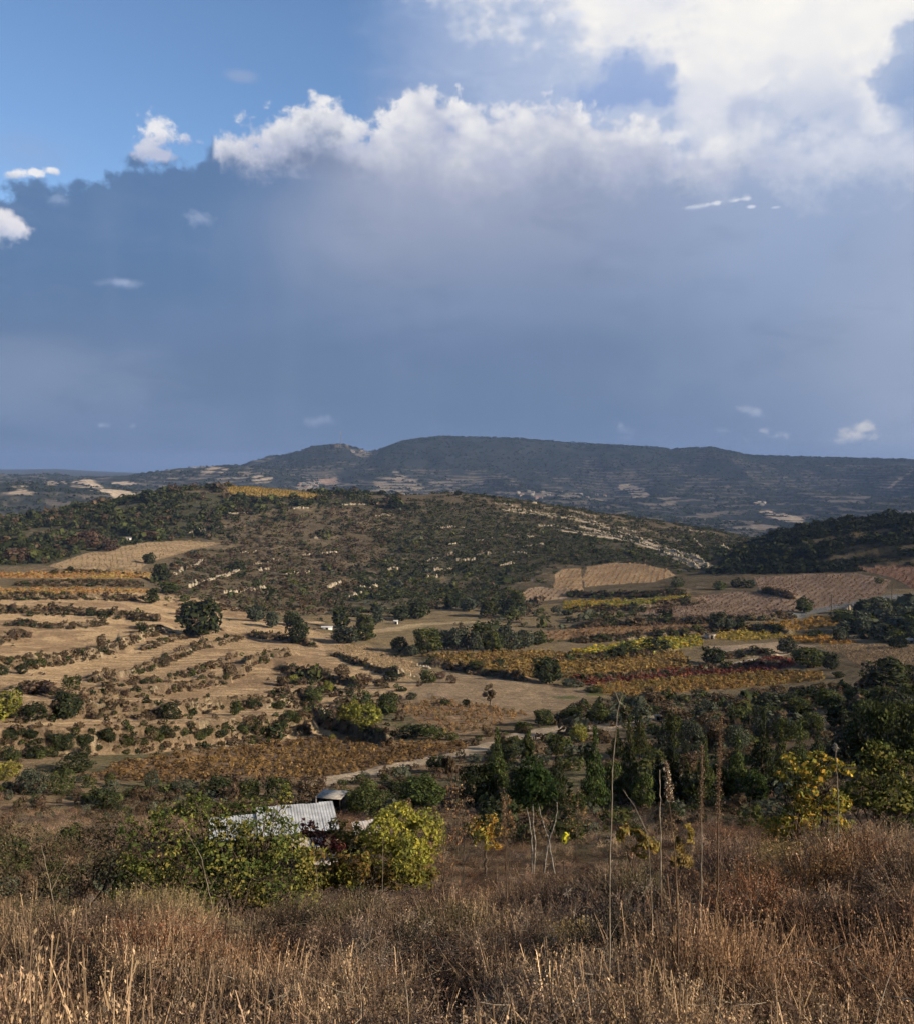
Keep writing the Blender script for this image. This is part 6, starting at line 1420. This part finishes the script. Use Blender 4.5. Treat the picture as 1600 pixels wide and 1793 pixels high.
rust = smooth(fbm(gx / 3.2 + 3, gy / 3.2, 3, 207), .03, .16)[:, None]; gr_ = smooth(fbm(gx / 2.6 + 30, gy / 2.6, 3, 208), .1, .2)[:, None]
tint = tint * (1 - rust * .38) + np.array((.27, .14, .075)) * rust * .38; tint = tint * (1 - gr_ * .45) + np.array((.16, .16, .08)) * gr_ * .45
tint *= np.exp(rg.normal(size=(n, 1)) * .38) * np.array((.97, .91, .84))
dk = (fbm(gx / 1.1 + 50, gy / 1.4, 3, 211) + rg.normal(size=n) * .07 > .07) & (r < 60); tint[dk] *= (.34, .32, .34); pick = np.where(dk, 10 + rg.integers(0, 4, n), pick); brush = brush | dk
hgt_ = (.60 + pn * 1.15) * rg.uniform(.75, 1.2, n) * np.where(brush, .85, 1); hgt_ *= 1 + .25 * smooth(r, 12, 17)
hgt_ = np.clip(hgt_, .22, 1.25) * np.where(r < 3.4, .75, 1)
wd = np.where(brush, 1.3, .9) * rg.uniform(.8, 1.3, n) * (1 + .35 * smooth(r, 8, 20) + .9 * smooth(r, 30, 70)); hgt_ = hgt_ * (1 - .45 * smooth(r, 26, 50))
P_ = np.stack([gx, gy, ground_z(gx, gy) - .02], 1)[keep]
meshes = [tuft('straw', 300 + i) for i in range(5)] + [tuft('twig', 320 + i) for i in range(5)] + [tuft('brush', 340 + i) for i in range(4)]
instance_stuff('dry_grass', meshes, P_, np.stack([wd, wd, hgt_], 1)[keep], rg.uniform(0, 6.28, n)[keep], (rg.normal(size=(n, 2)) * .10)[keep], tint[keep], pick[keep], 'dense dry straw coloured grass and brown brush covering the slope in front')
# rounded dry shrubs standing in the grass
def mound(seed, cols, n=520):
    rg = np.random.default_rng(seed); Q = []; Cc = []; cols = np.array(cols)
    bumps = unit(rg.normal(size=(14, 3)) + np.array([0, 0, .4])); 
    for k in range(n):
        d = unit(rg.normal(size=3) + np.array([0, 0, .45])); d[2] = abs(d[2])
        R = .62 + .38 * np.clip((bumps @ d).max() * 3 - 2, 0, 1) + rg.normal() * .07
        s = d * R * rg.uniform(.45, .75); e = d * R * np.array([1, 1, 1.0]); tt = np.linspace(0, 1, 4)[:, None]
        P_ = s + (e - s) * tt + rg.normal(size=(4, 3)) * .018
        c = cols[rg.integers(0, len(cols))] * rg.uniform(.6, 1.3)
        q = ribbon(P_, .010, rg); Q.append(q); Cc.append(np.tile(c * .7, (len(q) * 4, 1)))
        m_ = 11; p = s + (e - s) * rg.uniform(.3, 1.08, (m_, 1)) + rg.normal(size=(m_, 3)) * .035
        q = quads(p, unit(unit(p) + rg.normal(size=(m_, 3)) * .8), rg.uniform(.016, .036, m_), .6, rg); Q.append(q); Cc.append(np.repeat(c * rg.uniform(.7, 1.4, (m_, 1)), 4, axis=0))
    q = np.concatenate(Q); return mesh_from('crown', q.reshape(-1, 3), quad_faces(len(q)), np.concatenate(Cc), M_LEAF)
RUST = [(.25, .125, .06), (.19, .10, .055), (.29, .17, .09)]; UMB = [(.16, .11, .075), (.22, .16, .11), (.12, .08, .055)]; DARKB = [(.06, .045, .032), (.09, .07, .05), (.045, .04, .03)]; OLB = [(.15, .13, .06), (.11, .10, .05), (.2, .16, .09)]; GOLDB = [(.36, .25, .11), (.28, .2, .1), (.42, .3, .14)]
MD = {'rusty orange': [mound(501, RUST), mound(502, RUST), mound(503, RUST)], 'dull brown': [mound(511, UMB), mound(512, UMB)], 'nearly black': [mound(521, DARKB), mound(522, DARKB)], 'olive brown': [mound(531, OLB), mound(532, OLB)], 'straw coloured': [mound(541, GOLDB), mound(542, GOLDB)]}
MREG = []
def put_mound(px, r, W, H, kind):
    x, y, z = at(px, r); o = link('dry_shrub', MD[kind][int(rng.integers(0, len(MD[kind])))], (x, y, z - .05), category='shrub', group='rounded dry shrubs in the grass')
    o.scale = (W / 2, W / 2 * rng.uniform(.8, 1.1), H); o.rotation_euler = (0, 0, rng.uniform(0, 6.28)); MREG.append([o, 'dry shrub', kind, 'large' if W > 1.6 else 'small', '', 'close in front' if r < 7.5 else 'in the dry grass' if r < 13 else 'on the brow of the slope', px, 0])
for a in [(150, 8.2, 1.9, .75, 'nearly black'), (330, 8.6, 1.8, .75, 'nearly black'), (250, 7.2, 1.2, .5, 'nearly black'), (60, 9.5, 1.7, .8, 'dull brown'), (420, 9.8, 2.0, .9, 'rusty orange'), (250, 10.8, 2.3, 1.0, 'rusty orange'), (90, 12.5, 2.2, 1.0, 'dull brown'), (520, 11, 1.8, .8, 'dull brown'), (380, 13.5, 2.4, 1.0, 'dull brown'),
          (690, 10, 1.5, .75, 'nearly black'), (640, 8.4, 1.2, .6, 'rusty orange'), (560, 7.6, 1.0, .5, 'dull brown'), (800, 11, 1.9, .9, 'olive brown'), (860, 9.2, 1.4, .7, 'dull brown'), (770, 14, 2.4, 1.0, 'dull brown'), (930, 13.5, 2.2, .95, 'dull brown'), (620, 14.5, 2.2, .9, 'olive brown'),
          (1060, 6.6, 1.1, .55, 'rusty orange'), (980, 5.4, .9, .42, 'rusty orange'), (880, 5.8, .8, .4, 'nearly black'), (1110, 9.5, 1.7, .8, 'nearly black'), (1010, 10.5, 1.5, .8, 'straw coloured'), (1200, 5.2, .9, .4, 'nearly black'), (1320, 5.4, .8, .4, 'olive brown'), (1270, 8, 1.3, .6, 'dull brown'),
          (1330, 11, 1.9, .9, 'rusty orange'), (1430, 12.5, 2.4, 1.05, 'rusty orange'), (1240, 12, 1.8, .85, 'rusty orange'), (1540, 13.5, 2.3, 1.0, 'rusty orange'), (1500, 10, 1.6, .7, 'nearly black'), (1590, 9, 1.3, .65, 'dull brown'), (1450, 8.4, 1.3, .6, 'dull brown'), (1400, 6.4, 1.1, .45, 'straw coloured'),
          (1560, 6.2, 1.0, .5, 'nearly black'), (1130, 13.5, 2.0, .9, 'olive brown'), (1050, 14.5, 2.0, .85, 'dull brown'), (1290, 15, 2.3, 1.0, 'dull brown'), (1370, 16, 2.4, 1.1, 'straw coloured'), (1180, 7.3, .9, .5, 'straw coloured'), (700, 6.4, 1.0, .45, 'straw coloured'), (480, 6.2, .9, .42, 'rusty orange'),
          (100, 6.0, .9, .4, 'straw coloured'), (20, 7.2, 1.1, .5, 'nearly black'), (350, 5.6, .8, .35, 'dull brown'), (760, 4.9, .7, .3, 'rusty orange'), (180, 15, 2.4, 1.0, 'dull brown'), (20, 15, 2.2, 1.0, 'olive brown'), (500, 16, 2.4, .9, 'dull brown'), (1490, 5.0, .8, .35, 'rusty orange'), (1620, 12, 2.0, .9, 'dull brown')]:
    put_mound(*a)
# fallen pale stems and bent twigs lying in it
nb = 260; bx, by, br_ = area(nb, 3, 18, 1.3, math.radians(27)); parts = []
for k in range(nb):
    z = float(ground_z(np.array([bx[k]]), np.array([by[k]]))[0]) + rg.uniform(.25, .8); d = unit(np.array([*rg.normal(size=2), rg.uniform(-.2, 1.2)])); l = rg.uniform(.15, .5)
    s0 = np.array([bx[k], by[k], z]); Q = bent(s0 - d * l / 2, s0 + d * l / 2, .12, rg, 6); parts.append(tube(Q, np.linspace(.0022, .0009, 6), 4))
    if rg.random() < .5: parts.append(tube(bent(Q[3], Q[3] + unit(d + rg.normal(size=3) * .6) * l * .4, .08, rg, 4), np.linspace(.0016, .0007, 4), 3))
v, f = join(parts); link('dead_twigs', mesh_from('dead_twigs', v, f, None, M_STALKP), kind='stuff', label='pale dead twigs tangled in the dry grass')

# ------------------------------------------------------------------ labels that single each plant out
def nth(i):
    W = ['first', 'second', 'third', 'fourth', 'fifth', 'sixth', 'seventh', 'eighth', 'ninth', 'tenth', 'eleventh', 'twelfth', 'thirteenth', 'fourteenth', 'fifteenth', 'sixteenth', 'seventeenth', 'eighteenth', 'nineteenth', 'twentieth']
    T = {20: 'twenty', 30: 'thirty', 40: 'forty', 50: 'fifty'}
    return W[i] if i < 20 else (T[(i + 1) // 10 * 10] + '-' + W[i % 10]) if (i + 1) % 10 else str(T[i + 1])[:-1] + 'ieth'
def label_all(reg):
    G = {}
    for it in reg: G.setdefault((it[1], it[2], it[3], it[4], it[5]), []).append(it)
    for (w, c, s, sh, pl), L in G.items():
        base = f'{s} {sh} {c} {w} {pl}'.replace('  ', ' ')
        L.sort(key=lambda t: t[6])
        for i, it in enumerate(L):
            if len(L) == 1: it[0]['label'] = base
            elif len(L) == 2: it[0]['label'] = base + (', left one' if i == 0 else ', right one')
            else: it[0]['label'] = base + (', leftmost' if i == 0 else ', rightmost' if i == len(L) - 1 else f', {nth(i)} from left')
label_all(REG); label_all(MREG)
label_all([[o, 'house', 'pale', 'tiny', '', pl, px_, 0] for o, pl, px_ in VREG])
for it in WREG:
    it[4] = 'short' if it[4] < 14 else 'long' if it[4] > 34 else 'medium'
label_all([[o, 'dry stone wall', 'pale', ln, '', pl, cx, cy] for o, pl, cx, cy, ln in WREG])

# ------------------------------------------------------------------ haze
HZ = 0.00008
v, f = boxv(-14200, 14200, -14200, 14200, float(ZW.min()) - 3, max(float(ZW.max()), 250.0) + 20)
m, t = new_mat('haze'); pv = t.nodes.new('ShaderNodeVolumePrincipled'); pv.inputs['Density'].default_value = HZ; pv.inputs['Color'].default_value = (.30, .45, .80, 1); pv.inputs['Anisotropy'].default_value = 0
o_ = t.nodes.new('ShaderNodeOutputMaterial'); t.links.new(pv.outputs[0], o_.inputs['Volume'])
link('haze', mesh_from('haze', v, f, None, m), kind='stuff', label='thin blue haze over the valley and the far ridge')
print('z', ZW.min(), ZW.max())
for o in scene.objects:
    if o.parent is None and len(o.get('label', '').split()) > 16: print('LONG', o['label'])
